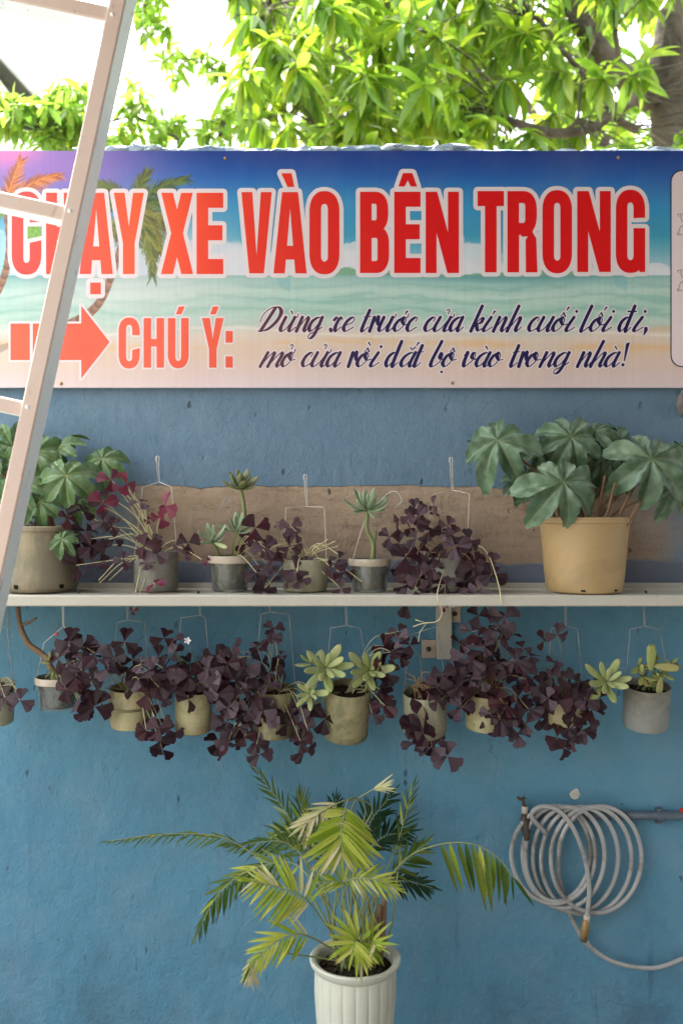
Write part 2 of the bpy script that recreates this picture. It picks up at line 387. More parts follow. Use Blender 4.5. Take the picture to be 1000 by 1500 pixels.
# broken mortar crust along the top edge
M_crust = weathered('pale_blue_crust', (.22, .30, .38), (.34, .42, .48), (.40, .42, .42), 20, .8, .004)
b = MB()
import bmesh
def lump(b, c, r, sq=(1, 1, 1), seed=0, sub=2, amp=.35):
    bm = bmesh.new(); bmesh.ops.create_icosphere(bm, subdivisions=sub, radius=1)
    vs = []
    for v in bm.verts:
        k = 1+amp*noise.noise(v.co*1.7+Vector((seed, seed*2.1, 0)))
        vs.append((c[0]+v.co.x*r*sq[0]*k, c[1]+v.co.y*r*sq[1]*k, c[2]+v.co.z*r*sq[2]*k))
    fs = [[q.index for q in f.verts] for f in bm.faces]; bm.free(); b.add(vs, fs)
x = -.9; i = 0
while x < .9:
    r = rv(.010, .024)
    lump(b, (x, rv(.0, .02), topz(x)-rv(.006, .012)), r, (rv(1.2, 2.4), .8, .5), i, 2, .6)
    x += rv(.015, .06) if not (-.80 < x < -.72) else .05; i += 1
b.build('mortar_crust', M_crust, wall, True, 30)
b = MB(); q = W(840, 1163)
pts = [(0, 7), (5, 8), (9, 0), (6, -6), (1, -8), (-4, -6), (-7, 0), (-5, 3)]
b.add([(q.x+S(a), -.0015, q.z+S(c)) for a, c in pts]+[(q.x+S(a), .004, q.z+S(c)) for a, c in pts], [tuple(range(8))]+[(i, (i+1) % 8, 8+(i+1) % 8, 8+i) for i in range(8)])
b.build('bare_patch', M_chip, wall, False)
lb = MB(); q = W(1000, 590); lump(lb, (q.x, -.015, q.z), .022, (1, .8, 1.5), 3.3, 3, .5)
lb.build('cement_lump', M_block, wall, True)

# unseen house added behind the camera to block sky and bounce warm light
M_salmon = weathered('added_salmon_render', (.19, .13, .10), (.24, .17, .13), (.13, .10, .08), 2, .85, .003, (.6, .85), .2)
hb = thing('added_house', 'unseen salmon house added behind the camera to block sky and bounce light', 'house', (1, -4.6, 0))
b = MB(); b.box((-1.1, -7.5, .004), (6, -4.2, 4.2)); b.build('wall', M_salmon, hb, False)  # unseen, wall of the added house
b = MB(); b.box((-1.3, -7.8, 4.203), (6.3, -3.9, 4.35), None, .01); b.build('roof', M_conc, hb, False)
b = MB(); b.box((.5, -4.203, .01), (1.4, -4.17, 2.1), None, .004); b.build('added_door', M_metal, hb, False)
# unseen, put in to block sky: an awning over the right end of the wall
aw = thing('added_awning', 'unseen corrugated awning on posts added beyond the right edge to block sky', 'added_awning', (1.9, -1.5, 0))
b = MB(); vs = []; n = 160
for i in range(n+1):
    x = -.9+4.2*i/n; z = 2.75+.018*math.sin(i*1.3)
    vs += [(x, -.08, z+.1), (x, -4.15, z-.1)]
b.add(vs, [(2*i, 2*i+2, 2*i+3, 2*i+1) for i in range(n)]); b.build('added_corrugated_sheet', M_conc, aw)
sw = thing('added_side_wall', 'unseen grey wall added beyond the right edge to block light', 'wall', (1.9, -2, 0))  # unseen, put in to keep light off the right side
b = MB(); b.box((1.75, -4.19, .006), (1.9, -.64, 2.6)); b.build('wall', M_block, sw, False)  # unseen, the added side wall
for (x, y) in ((3.2, -.5), (3.2, -4.1)):
    b = MB(); b.box((x-.04, y-.04, 0.004), (x+.04, y+.04, 2.66), None, .004); b.build('added_post', M_metal, aw, False)
b = MB(); b.box((3.17, -4.15, 2.60), (3.23, -.4, 2.63), None, .004); b.build('added_beam', M_metal, aw, False)

# ------------------------------------------------------------------ banner
BD = .022; BX0, BX1, BY0, BY1 = -110, 1190, 221, 568
def BP(px, py, k=0): return W(px, py, BD+k*.0002) if False else Vector(((px-500)/F*(D-BD), -BD-k*.0003, EYE-(py-750)/F*(D-BD)))
banner = thing('banner', 'wide printed beach banner with big red lettering and a red arrow on the blue wall', 'sign', tuple(BP(540, 568)))
st = 1.5; gx = np.arange(BX0, BX1+.1, st); gy = np.arange(BY0, BY1+.1, st)
PX, PY = np.meshgrid(gx, gy)
def vnoise(x, y, seed=0):
    xi, yi = np.floor(x).astype(int), np.floor(y).astype(int); xf, yf = x-xi, y-yi
    def h(a, c):
        q = (a*374761393+c*668265263+seed*974711) & 0x7fffffff; q = ((q ^ (q >> 13))*1274126177) & 0x7fffffff
        return ((q ^ (q >> 16)) & 0xffff)/65535.0
    u, v = xf*xf*(3-2*xf), yf*yf*(3-2*yf)
    return (h(xi, yi)*(1-u)+h(xi+1, yi)*u)*(1-v)+(h(xi, yi+1)*(1-u)+h(xi+1, yi+1)*u)*v
def fbm(x, y, seed=0): return vnoise(x, y, seed)*.5+vnoise(x*2.1, y*2.1, seed+1)*.3+vnoise(x*4.3, y*4.3, seed+2)*.2
def sm(x, a, b_): t = np.clip((x-a)/(b_-a), 0, 1); return t*t*(3-2*t)
def lerp(img, c, m): return img*(1-m[..., None])+np.asarray(c, float)*m[..., None]
img = np.zeros(PX.shape+(3,))
stops = [(221, (20, 56, 136)), (262, (32, 96, 174)), (300, (50, 138, 190)), (345, (58, 150, 182)), (385, (150, 190, 200)), (403, (205, 210, 215))]
for k in range(3): img[..., k] = np.interp(PY, [s[0] for s in stops], [s[1][k] for s in stops])
img = lerp(img, (70, 150, 190), .35*sm(fbm(PX/130, PY/70, 3), .45, .75)*sm(PY, 240, 300))
img = lerp(img, (38, 72, 150), .35*sm(PX, 840, 560)*sm(PX, 420, 600)*sm(PY, 290, 235))
# cumulus
for (cx, cy, rx, ry) in [(690, 380, 45, 26), (655, 352, 26, 22), (640, 398, 70, 22), (520, 372, 26, 18), (480, 395, 60, 22), (505, 385, 40, 20), (930, 402, 60, 12), (960, 395, 22, 10), (770, 396, 60, 14), (360, 388, 60, 26), (300, 390, 90, 40), (20, 400, 80, 45), (-40, 380, 60, 60), (840, 400, 60, 10), (580, 396, 60, 16)]:
    dd = np.hypot((PX-cx)/rx, (PY-cy)/ry)+.35*(fbm(PX/14, PY/14, 5)-.5)
    img = lerp(img, (214, 216, 222), .85*sm(dd, 1.05, .9))
img = lerp(img, (196, 200, 208), .8*sm(PX, 420, 250)*sm(PY, 290, 370)*sm(PX, -60, 60))
img = lerp(img, (150, 112, 184), .95*sm(PX, 340, 80)*sm(PY, 330, 250))
img = lerp(img, (222, 120, 176), .95*sm(np.hypot((PX-8)/80, (PY-215)/45), 1.0, .1))  # pink glare at the upper left put into the print colour
img = lerp(img, (120, 190, 210), .7*sm(PX, 40, -10)*sm(PY, 310, 350))
# sea
sea = (PY > 402.5).astype(float)
seac = np.zeros_like(img)
ss = [(402, (104, 158, 158)), (412, (150, 188, 182)), (430, (178, 204, 194)), (450, (158, 194, 182)), (470, (176, 200, 188)), (482, (190, 198, 188)), (490, (212, 196, 182)), (520, (212, 188, 170)), (545, (212, 190, 182)), (568, (214, 196, 196))]
for k in range(3): seac[..., k] = np.interp(PY-6*np.sin(PX/95), [s[0] for s in ss], [s[1][k] for s in ss])
img = img*(1-sea[..., None])+seac*sea[..., None]
wv = np.sin((PY+5*np.sin(PX/42)+3*np.sin(PX/67+1)+26*fbm(PX/75, PY/13, 9))/3.3)
img = lerp(img, (196, 220, 210), sea*.22*sm(wv, .3, 1)*sm(PY, 406, 425)*sm(PY, 500, 470))
img = lerp(img, (70, 150, 140), sea*.20*sm(-wv, .4, 1)*sm(PY, 406, 425)*sm(PY, 490, 455))
foam = np.abs(PY-484-6*np.sin(PX/70)-4*fbm(PX/30, PY*0, 11)); img = lerp(img, (222, 216, 208), .75*sm(foam, 4, 0)*sea)
img = lerp(img, (218, 176, 122), .6*sm(np.abs(PY-504-5*np.sin(PX/120)-8*(fbm(PX/50, PY/9, 13)-.5)), 9, 0)*sm(fbm(PX/80, PY/30, 17), .35, .6))
img = lerp(img, (206, 172, 130), .5*sm(np.abs(PY-486+.06*(PX-900)), 7, 0)*sm(PX, 900, 980))
img = lerp(img, (208, 206, 202), sea*.62*sm(PX, 440, 200)*sm(PX, 0, 170)*sm(PY, 500, 410))
# islands
for (cx, rx, h) in [(508, 26, 11), (565, 34, 8), (790, 30, 8), (768, 18, 7), (835, 30, 5), (730, 50, 3), (600, 60, 3)]:
    e = 402-h*np.clip(1-np.abs((PX-cx)/rx)**1.6, 0, 1); img = lerp(img, (104, 158, 122), .85*((PY > e) & (PY < 402.6)).astype(float)*(np.abs(PX-cx) < rx))
def seg(x0, y0, x1, y1, w0, w1, c, al=1.0):
    ix = slice(max(0, int((min(x0, x1)-4-w0-BX0)/st)), max(0, int((max(x0, x1)+4+w0-BX0)/st)+1))
    iy = slice(max(0, int((min(y0, y1)-4-w0-BY0)/st)), max(0, int((max(y0, y1)+4+w0-BY0)/st)+1))
    X_, Y_ = PX[iy, ix], PY[iy, ix]
    if X_.size == 0: return
    dx, dy = x1-x0, y1-y0; L = dx*dx+dy*dy+1e-6
    t = np.clip(((X_-x0)*dx+(Y_-y0)*dy)/L, 0, 1); dd = np.hypot(X_-x0-t*dx, Y_-y0-t*dy)
    m = al*sm(dd-(w0+(w1-w0)*t), .7, -.5); img[iy, ix] = lerp(img[iy, ix], c, m)
def frond2d(x0, y0, ang, L, droop, c1, c2, n=34, ll=24):
    x, y, a = x0, y0, ang; pth = []
    for i in range(n):
        pth.append((x, y, a)); x += math.cos(a)*L/n; y += math.sin(a)*L/n; a += droop/n
    for i, (x, y, a) in enumerate(pth):
        t = i/n; l = ll*(math.sin(min(1, t*1.2+.15)*math.pi*.85)**.6)*rv(.8, 1.1)
        for sgn in (1, -1):
            aa = a+sgn*(.75-.35*t)+rv(-.1, .1); k = random.random()
            c = [c1[j]*(1-k)+c2[j]*k for j in range(3)]
            seg(x, y, x+math.cos(aa)*l, y+math.sin(aa)*l+l*.25, 1.6, .3, c, .9)
    for i in range(n-1): seg(pth[i][0], pth[i][1], pth[i+1][0], pth[i+1][1], 1.0, .6, [q*.9 for q in c2], .8)
def trunk2d(pts, w0, w1):
    P = cat_rom([(a, c, 0) for a, c in pts], 8)
    for i in range(len(P)-1):
        t = i/len(P); ww = w0+(w1-w0)*t
        seg(P[i].x, P[i].y, P[i+1].x, P[i+1].y, ww, ww, (118+20*(i % 3), 84+16*(i % 3), 66+12*(i % 3)))
trunk2d([(60, 492), (100, 476), (132, 458), (150, 436), (165, 400), (178, 360), (190, 318)], 7, 4)
trunk2d([(-30, 470), (-5, 430), (8, 400), (14, 360), (10, 312)], 6, 4)
G1, G2, O1, O2 = (48, 66, 34), (110, 132, 52), (70, 62, 34), (150, 150, 60)
for (a, L, dr) in [(-2.6, 70, -1.2), (-2.15, 80, -.9), (-.85, 92, .7), (-.45, 100, 1.2), (-1.35, 60, .3), (.05, 90, 1.3), (.5, 80, 1.1), (.95, 105, .7), (2.6, 50, -.9), (1.5, 60, .2)]:
    frond2d(195, 305, a, L, dr, G1 if L > 90 else O1, O2 if a > 0 else G2)
for (a, L, dr) in [(-2.2, 60, -.9), (-.9, 92, .8), (-1.4, 70, .3)]: frond2d(10, 300, a, L, dr, (150, 70, 40), (232, 150, 70))
for (a, L, dr) in [(-.35, 90, 1.0), (.25, 75, 1.2), (.7, 80, .9), (2.7, 60, -.8)]: frond2d(10, 300, a, L, dr, (70, 130, 40), (150, 190, 60))
seg(-20, 518, 14, 506, 8, 4, (120, 110, 100), .5)
# watermark-like small boat smudges in the print
for (cx) in (415, 908):
    for k in range(5): seg(cx-8+4*k, 409, cx-4+3*k, 420+1.5*k, 2, 1, (120, 176, 186), .5)
img = img*(1+.03*(vnoise(PX/2.3, PY/400, 31)-.5))[..., None]
lin = s2l(np.clip(img, 0, 255))*1.0
h_, w_ = PX.shape
co = np.zeros((h_*w_, 3)); co[:, 0] = ((PX-500)/F*(D-BD)).ravel(); co[:, 1] = -BD; co[:, 2] = (EYE-(PY-750)/F*(D-BD)).ravel()
idx = np.arange(h_*w_).reshape(h_, w_)
fa = np.stack([idx[1:, :-1], idx[1:, 1:], idx[:-1, 1:], idx[:-1, :-1]], -1).reshape(-1, 4)
me = bpy.data.meshes.new('printed_face'); me.vertices.add(len(co)); me.vertices.foreach_set('co', co.ravel())
me.loops.add(fa.size); me.loops.foreach_set('vertex_index', fa.ravel()); me.polygons.add(len(fa))
me.polygons.foreach_set('loop_start', np.arange(0, fa.size, 4)); me.polygons.foreach_set('loop_total', np.full(len(fa), 4)); me.update(calc_edges=True)
ca = me.color_attributes.new('print', 'FLOAT_COLOR', 'POINT'); ca.data.foreach_set('color', np.concatenate([lin.reshape(-1, 3), np.ones((h_*w_, 1))], 1).ravel())
def rib_bump(t):
    wv = t.n('ShaderNodeTexWave'); wv.bands_direction = 'X'; wv.inputs['Scale'].default_value = 42; t.l(t.co, wv.inputs['Vector'])
    return t.bump(t.noise(3, 2), .004, .5, t.bump(wv.outputs['Fac'], .0003, .16))
t = NT('banner_print'); a = t.n('ShaderNodeAttribute', attribute_name='print')
c = t.mix(t.ramp(t.noise(150, 3, .8), [(.72, 0), (.8, .4)]), a.outputs['Color'], (.7, .66, .66))
c = t.mix(t.ramp(t.noise(2.5, 6, .7), [(.45, 0), (.8, .16)]), c, (.35, .32, .32))
me.materials.append(t.done(c, t.mr(t.noise(4, 5), .3, .7, .30, .44), rib_bump(t), .45))
o = bpy.data.objects.new('printed_face', me); col.objects.link(o); place(o, banner)
b = MB(); p0, p1 = BP(BX0, BY0), BP(BX1, BY1)
b.box((p0.x, -BD+.0006, p1.z), (p1.x, -.0145, p0.z)); b.build('backing_board', simple('board_edge', (.55, .56, .6), .5), banner, False)
b = MB()
for px, py in ((662, 561), (90, 562), (330, 232), (905, 231)):
    q = BP(px, py); b.lathe([(0, .003), (.003, .0028), (.0042, 0), (.0042, -.003)], 10, Matrix.Translation(q) @ Matrix.Rotation(R(90), 4, 'X'))
b.build('screw', M_brass, banner)
for px in (20, 520, 980):       # battens that hold the board off the wall
    q = BP(px, 395); b = MB(); b.box((q.x-.02, -.0145, q.z-.27), (q.x+.02, .0, q.z+.26)); b.build('batten', M_plate, banner, False)

def hull(pts):
    pts = sorted(set((round(a, 4), round(c, 4)) for a, c in pts))
    def half(ps):
        o = []
        for p in ps:
            while len(o) > 1 and (o[-1][0]-o[-2][0])*(p[1]-o[-2][1])-(o[-1][1]-o[-2][1])*(p[0]-o[-2][0]) <= 0: o.pop()
            o.append(p)
        return o[:-1]
    return half(pts)+half(pts[::-1])
def dil(poly, r, n=12): return hull([(x+r*math.cos(2*math.pi*k/n), y+r*math.sin(2*math.pi*k/n)) for x, y in poly for k in range(n)])
def union_mesh(polys, k, mb):
    vs, fs = [], []
    for p in polys:
        p = hull(p)
        if len(p) < 3: continue
        b0 = len(vs); vs += [Vector(q) for q in p]; fs.append(list(range(b0, b0+len(p))))
    r = geometry.delaunay_2d_cdt(vs, [], fs, 0, 1e-3)
    out = []
    for f, orig in zip(r[2], r[5]):
        if orig:
            a, c, d = [r[0][i] for i in f[:3]]
            if (c-a).cross(d-a) > 0: f = f[::-1]
            out.append(f)
    mb.add([BP(v.x, v.y, k) for v in r[0]], out)
def ring(x0, x1, y0, y1, sw, hw, n=48):
    cx, cy, rx = (x0+x1)/2, (y0+y1)/2, (x1-x0)/2; out, inn = [], []
    ry = min((y1-y0)/2, rx*1.45); ix = rx-sw; iy = ix*1.7; hy = (y1-y0)/2
    for k in range(n):
        a = 2*math.pi*k/n; c, s = math.cos(a), math.sin(a); sg = 1 if s >= 0 else -1
        c_, s_ = math.copysign(abs(c)**.85, c), math.copysign(abs(s)**.85, s)
        out.append((cx+rx*c_, cy+sg*(hy-ry)+ry*s_)); inn.append((cx+ix*c_, cy+sg*(hy-hw-iy)+iy*s_))
    return out, inn
def ringq(x0, x1, y0, y1, sw, hw, keep=lambda x, y: True, n=48):
    o, i = ring(x0, x1, y0, y1, sw, hw, n); q = []
    for k in range(n):
        j = (k+1) % n; p = [o[k], o[j], i[j], i[k]]
        mx, my = sum(a for a, c in p)/4, sum(c for a, c in p)/4
        hgt = abs(o[j][1]-o[k][1])
        if hgt > 9:
            m = int(hgt/4)+1; lp = lambda A, B, t: (A[0]+(B[0]-A[0])*t, A[1]+(B[1]-A[1])*t)
            for g in range(m):
                t0, t1 = g/m, (g+1)/m; pp = [lp(o[k], o[j], t0), lp(o[k], o[j], t1), lp(i[k], i[j], t1), lp(i[k], i[j], t0)]
                if keep(sum(a for a, c in pp)/4, sum(c for a, c in pp)/4): q.append(pp)
        elif keep(mx, my): q.append(p)
    return q
def rect(a, b_, c, d): return [(a, b_), (c, b_), (c, d), (a, d)]
def glyph(ch, x0, x1, y0, y1, sw, hw):
    w, h = x1-x0, y1-y0; cx = (x0+x1)/2; e = h*.012
    if ch == 'H': return [rect(x0, y0, x0+sw, y1), rect(x1-sw, y0, x1, y1), rect(x0, y0+.42*h, x1, y0+.42*h+hw*.8)]
    if ch == 'A':
        tl, tr, lw = cx-.24*w, cx+.24*w, .34*w
        return [[(x0, y1), (tl, y0), (cx, y0), (cx, y0+.2*h), (x0+lw, y1)], [(x1, y1), (tr, y0), (cx, y0), (cx, y0+.2*h), (x1-lw, y1)],
                rect(x0+.2*w, y0+.66*h, x1-.2*w, y0+.83*h)]
    if ch == 'V':
        tl, tr, lw = cx-.24*w, cx+.24*w, .36*w
        return [[(x0, y0), (tl, y1), (cx, y1), (cx, y1-.22*h), (x0+lw, y0)], [(x1, y0), (tr, y1), (cx, y1), (cx, y1-.22*h), (x1-lw, y0)]]
    if ch == 'Y':
        m = y0+.62*h
        return [[(x0, y0), (x0+.36*w, y0), (cx, y0+.42*h), (cx, m), (cx-sw/2, m)], [(x1, y0), (x1-.36*w, y0), (cx, y0+.42*h), (cx, m), (cx+sw/2, m)], rect(cx-sw/2, m-1, cx+sw/2, y1)]
    if ch == 'X':
        q = .37*w
        return [[(x0+.01*w, y0), (x0+q, y0), (x1, y1), (x1-q, y1)], [(x1-.01*w, y0), (x1-q, y0), (x0, y1), (x0+q, y1)]]
    if ch == 'E': return [rect(x0, y0, x0+sw, y1), rect(x0, y0, x1, y0+hw), rect(x0, y0+.40*h, x1-.03*w, y0+.40*h+hw), rect(x0, y1-hw, x1, y1)]
    if ch == 'T': return [rect(x0, y0, x1, y0+hw), rect(cx-sw/2, y0, cx+sw/2, y1)]
    if ch == 'N': return [rect(x0, y0, x0+sw, y1), rect(x1-sw, y0, x1, y1), [(x0, y0), (x0+sw*1.05, y0), (x1, y1), (x1-sw*1.05, y1)]]
    if ch == 'O': return ringq(x0, x1, y0-e, y1+e, sw, hw*.72)
    if ch == 'C': return ringq(x0, x1, y0-e, y1+e, sw, hw*.72, lambda x, y: not (x > cx and y0+.36*h < y < y0+.60*h))+[]
    if ch == 'G': return ringq(x0, x1, y0-e, y1+e, sw, hw*.72, lambda x, y: not (x > cx and y0+.34*h < y < y0+.47*h))+[rect(x1-sw, y0+.46*h, x1, y1-.18*h), rect(cx+.12*w, y0+.46*h, x1, y0+.46*h+hw*.85), rect(x1-sw*.5, y0+.7*h, x1, y1)]
    if ch == 'U': return [rect(x0, y0, x0+sw, y1-.2*h), rect(x1-sw, y0, x1, y1-.2*h)]+ringq(x0, x1, y0, y1+e, sw, hw*.72, lambda x, y: y > y0+.5*h)
    def bowl(a, c, xe):
        m_ = xe-.46*w
        return [rect(x0, a, m_+.5, a+hw*.80), rect(x0, c-hw*.80, m_+.5, c)]+ringq(xe-.92*w, xe, a, c, sw, hw*.80, lambda x, y: x > m_-.2)
    if ch == 'B': return [rect(x0, y0, x0+sw, y1)]+bowl(y0, y0+.50*h, x1-.03*w)+bowl(y0+.42*h, y1, x1)
    if ch == 'R': return [rect(x0, y0, x0+sw, y1)]+bowl(y0, y0+.54*h, x1-.02*w)+[[(x1-sw*1.02, y0+.60*h), (x1-sw*.5, y0+.49*h), (x1-.04*w, y0+.58*h), (x1, y1), (x1-sw, y1)], rect(x1-sw*1.4, y0+.42*h, x1-sw*.4, y0+.56*h)]
t = NT('red_print_glare'); X, Y, Z = t.sep(); f = t.math('ADD', X, t.math('MULTIPLY', t.math('SUBTRACT', t.noise(4, 2), .5), .12))
c = t.ramp(t.mr(f, -.8, .25), [(0, (.60, .045, .03)), (.22, (.86, .085, .010)), (.45, (.78, .040, .012)), (1, (.66, .004, .006))])  # orange towards the left is glare painted into the red lettering
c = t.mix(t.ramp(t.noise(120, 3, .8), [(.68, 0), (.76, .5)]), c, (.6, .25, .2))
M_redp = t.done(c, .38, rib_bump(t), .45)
t = NT('coral_print'); M_coral = t.done(t.mix(t.ramp(t.noise(120, 3, .8), [(.68, 0), (.76, .4)]), t.mix(t.noise(5, 3), (.76, .065, .030), (.82, .12, .05)), (.7, .4, .35)), .38, rib_bump(t), .45)
t = NT('pale_print'); M_halo = t.done(t.mix(t.noise(6, 5), (.68, .585, .605), (.75, .66, .675)), .38, rib_bump(t), .45)
t = NT('navy_print_glare'); X, Y, Z = t.sep(); M_navy = t.done(t.mix(t.mr(X, -.22, .12), (.085, .022, .045), (.010, .007, .07)), .38, rib_bump(t), .45)  # brown-purple left end: glare painted into the navy lettering
halo = []; HR = 6.2
T1 = [('C', 17.7, 61, 282, 401, 17, 24), ('H', 68, 110, 282.5, 401.5, 16, 24), ('A', 117, 165.6, 282.5, 401.5, 16, 22), ('Y', 167, 211, 282.5, 401.5, 17, 22), ('X', 236, 283, 282.5, 401.5, 17, 22), ('E', 288, 327, 282.5, 401.5, 17, 22),
      ('V', 353.6, 398, 281.5, 400.5, 16, 22), ('A', 400.5, 449, 281.5, 400.5, 16, 22), ('O', 453, 497, 281.5, 400.5, 17, 26), ('B', 527, 569.6, 281, 400, 17, 22), ('E', 577, 615.5, 281, 400, 17, 22), ('N', 623, 671.6, 281, 400, 16, 22),
      ('T', 699, 737.5, 280, 399, 17, 22), ('R', 742.6, 786.5, 280, 399, 17, 22), ('O', 793.7, 837, 280, 399, 17, 26), ('N', 844.7, 893.7, 280, 398.5, 16, 22), ('G', 901, 944, 279.5, 398.5, 17, 26)]
extra = {2: [rect(132.6, 414, 148, 431)], 7: [[(412, 254), (427, 254), (431, 274), (421, 274)]],
         10: [[(590, 253.6), (597, 253.6), (597, 264), (592.4, 273.3), (583, 273.3)], [(597, 253.6), (603.6, 253.6), (610.4, 273.3), (601, 273.3), (597, 264)]]}
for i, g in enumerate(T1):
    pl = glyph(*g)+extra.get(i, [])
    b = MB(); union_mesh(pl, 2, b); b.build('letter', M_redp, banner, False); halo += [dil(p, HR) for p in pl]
b = MB(); union_mesh(halo, 1, b); b.build('letter_border', M_halo, banner, False)
T2 = [('C', 174, 205, 466, 539, 11, 15), ('H', 210.6, 240.5, 466, 538.6, 11, 14), ('U', 246, 276.5, 466, 538.6, 11, 15), ('Y', 296, 327.6, 466, 538.6, 11, 14)]
ex2 = {2: [[(257.7, 460.5), (265.7, 460.5), (270.7, 449), (262, 449)]], 3: [[(308, 460.5), (316, 460.5), (320.5, 449), (312, 449)]]}
halo = []
for i, g in enumerate(T2):
    pl = glyph(*g)+ex2.get(i, []); b = MB(); union_mesh(pl, 2, b); b.build('letter', M_coral, banner, False); halo += [dil(p, 2.5) for p in pl]
pl = [rect(330.5, 485, 341, 502), rect(330.5, 522, 341, 538.6)]; b = MB(); union_mesh(pl, 2, b); b.build('colon', M_coral, banner, False); halo += [dil(p, 2.5) for p in pl]
pl = [rect(16, 474, 44, 527.5), rect(48.6, 474, 120, 527.5), [(119.5, 448), (161, 501), (119.5, 554.5)]]
b = MB(); union_mesh(pl, 2, b); b.build('arrow', M_coral, banner, False); halo += [dil(p, 3) for p in pl]
b = MB(); union_mesh(halo, 1, b); b.build('note_border', M_halo, banner, False)

# brush-script line: skeletons with a pen that is thick on the way down
SK = {
 'a': [[(.78, .86), (.55, 1), (.2, .72), (.1, .28), (.3, 0), (.6, .3), (.8, .9)], [(.82, 1), (.72, .2), (.86, 0), (1.12, .3)]],
 'o': [[(.6, 1), (.25, .75), (.1, .28), (.35, 0), (.7, .3), (.8, .8), (.6, 1), (.55, .72), (.8, .47), (1.1, .52)]],
 'c': [[(.62, .7), (.68, .93), (.5, 1), (.18, .7), (.1, .25), (.35, 0), (.85, .3)]],
 'e': [[(.15, .42), (.6, .62), (.66, .9), (.48, 1), (.18, .7), (.1, .25), (.35, 0), (.82, .3)]],
 'u': [[(.15, 1), (.08, .25), (.24, 0), (.5, .25), (.74, .95)], [(.78, 1), (.7, .2), (.84, 0), (1.1, .3)]],
 'n': [[(.2, 1), (.1, 0)], [(.12, .1), (.48, .85), (.65, 1), (.72, .8), (.66, .2), (.78, 0), (1.02, .3)]],
 'm': [[(.2, 1), (.1, 0)], [(.12, .1), (.42, .85), (.58, 1), (.62, .8), (.56, 0)], [(.58, .1), (.9, .85), (1.05, 1), (1.12, .8), (1.06, .2), (1.16, 0), (1.36, .3)]],
 'r': [[(.2, 1), (.1, 0)], [(.12, .1), (.42, .85), (.56, 1.05), (.6, .8), (.72, .5), (.9, .5)]],
 'i': [[(.2, 1), (.1, .2), (.24, 0), (.5, .3)]],
 't': [[(.28, 1.5), (.1, .2), (.26, 0), (.6, .3)], [(-.05, 1.02), (.55, 1.06)]],
 'l': [[(.3, 1.8), (.1, .2), (.26, 0), (.6, .3)]],
 'd': [[(.78, .86), (.55, 1), (.2, .72), (.1, .28), (.3, 0), (.6, .3), (.8, .9)], [(.9, 1.8), (.72, .2), (.86, 0), (1.12, .3)]],
 'h': [[(.28, 1.8), (.1, 0)], [(.12, .1), (.48, .85), (.65, 1), (.72, .8), (.66, .2), (.78, 0), (1.02, .3)]],
 'k': [[(.28, 1.8), (.1, 0)], [(.14, .35), (.5, .9), (.68, .9), (.62, .62), (.3, .5)], [(.32, .52), (.6, .05), (.86, .2)]],
 'b': [[(.3, 1.8), (.08, .3), (.3, 0), (.68, .35), (.74, .85), (.58, .95), (.6, .6), (.95, .5)]],
 'v': [[(.05, .8), (.2, 1), (.22, .3), (.38, 0), (.75, .5), (.75, .95), (.6, .95), (.62, .62), (1.0, .5)]],
 'x': [[(0, .15), (.15, 0), (.4, .3), (.5, .8), (.35, 1), (.12, .8)], [(.98, .8), (.82, 1), (.56, .75), (.42, .3), (.58, 0), (1.0, .3)]],
 'g': [[(.78, .86), (.55, 1), (.2, .72), (.1, .28), (.3, 0), (.6, .3), (.8, .9)], [(.85, 1), (.72, -.1), (.5, -.5), (.28, -.45), (.32, -.2), (.7, -.02), (1.1, .3)]],
 'D': [[(.62, 1.65), (.28, .05)], [(.0, .65), (.02, 1.2), (.35, 1.65), (.8, 1.72), (1.12, 1.35), (1.05, .7), (.65, .12), (.12, .0)]],
}
def pen(pts, tk, tn, solid=False):
    out = []
    P = cat_rom([(a, c, 0) for a, c in pts], 5) if len(pts) > 2 else [Vector((pts[0][0]+(pts[1][0]-pts[0][0])*k/4, pts[0][1]+(pts[1][1]-pts[0][1])*k/4, 0)) for k in range(5)]
    ws = []
    for i in range(len(P)):
        d_ = P[min(i+1, len(P)-1)]-P[max(i-1, 0)]; dn = max(0, d_.y/max(1e-6, d_.length))   # photo y runs down
        ws.append(tk if solid else tn+(tk-tn)*dn**1.15)
    for i in range(len(P)-1):
        a, c = P[i], P[i+1]
        q = [(a.x+ws[i]/2*math.cos(k*math.pi/3), a.y+ws[i]/2*math.sin(k*math.pi/3)) for k in range(6)]+[(c.x+ws[i+1]/2*math.cos(k*math.pi/3), c.y+ws[i+1]/2*math.sin(k*math.pi/3)) for k in range(6)]
        out.append(hull(q))
    return out
SL = 6.2   # slant: px of shift per x-height
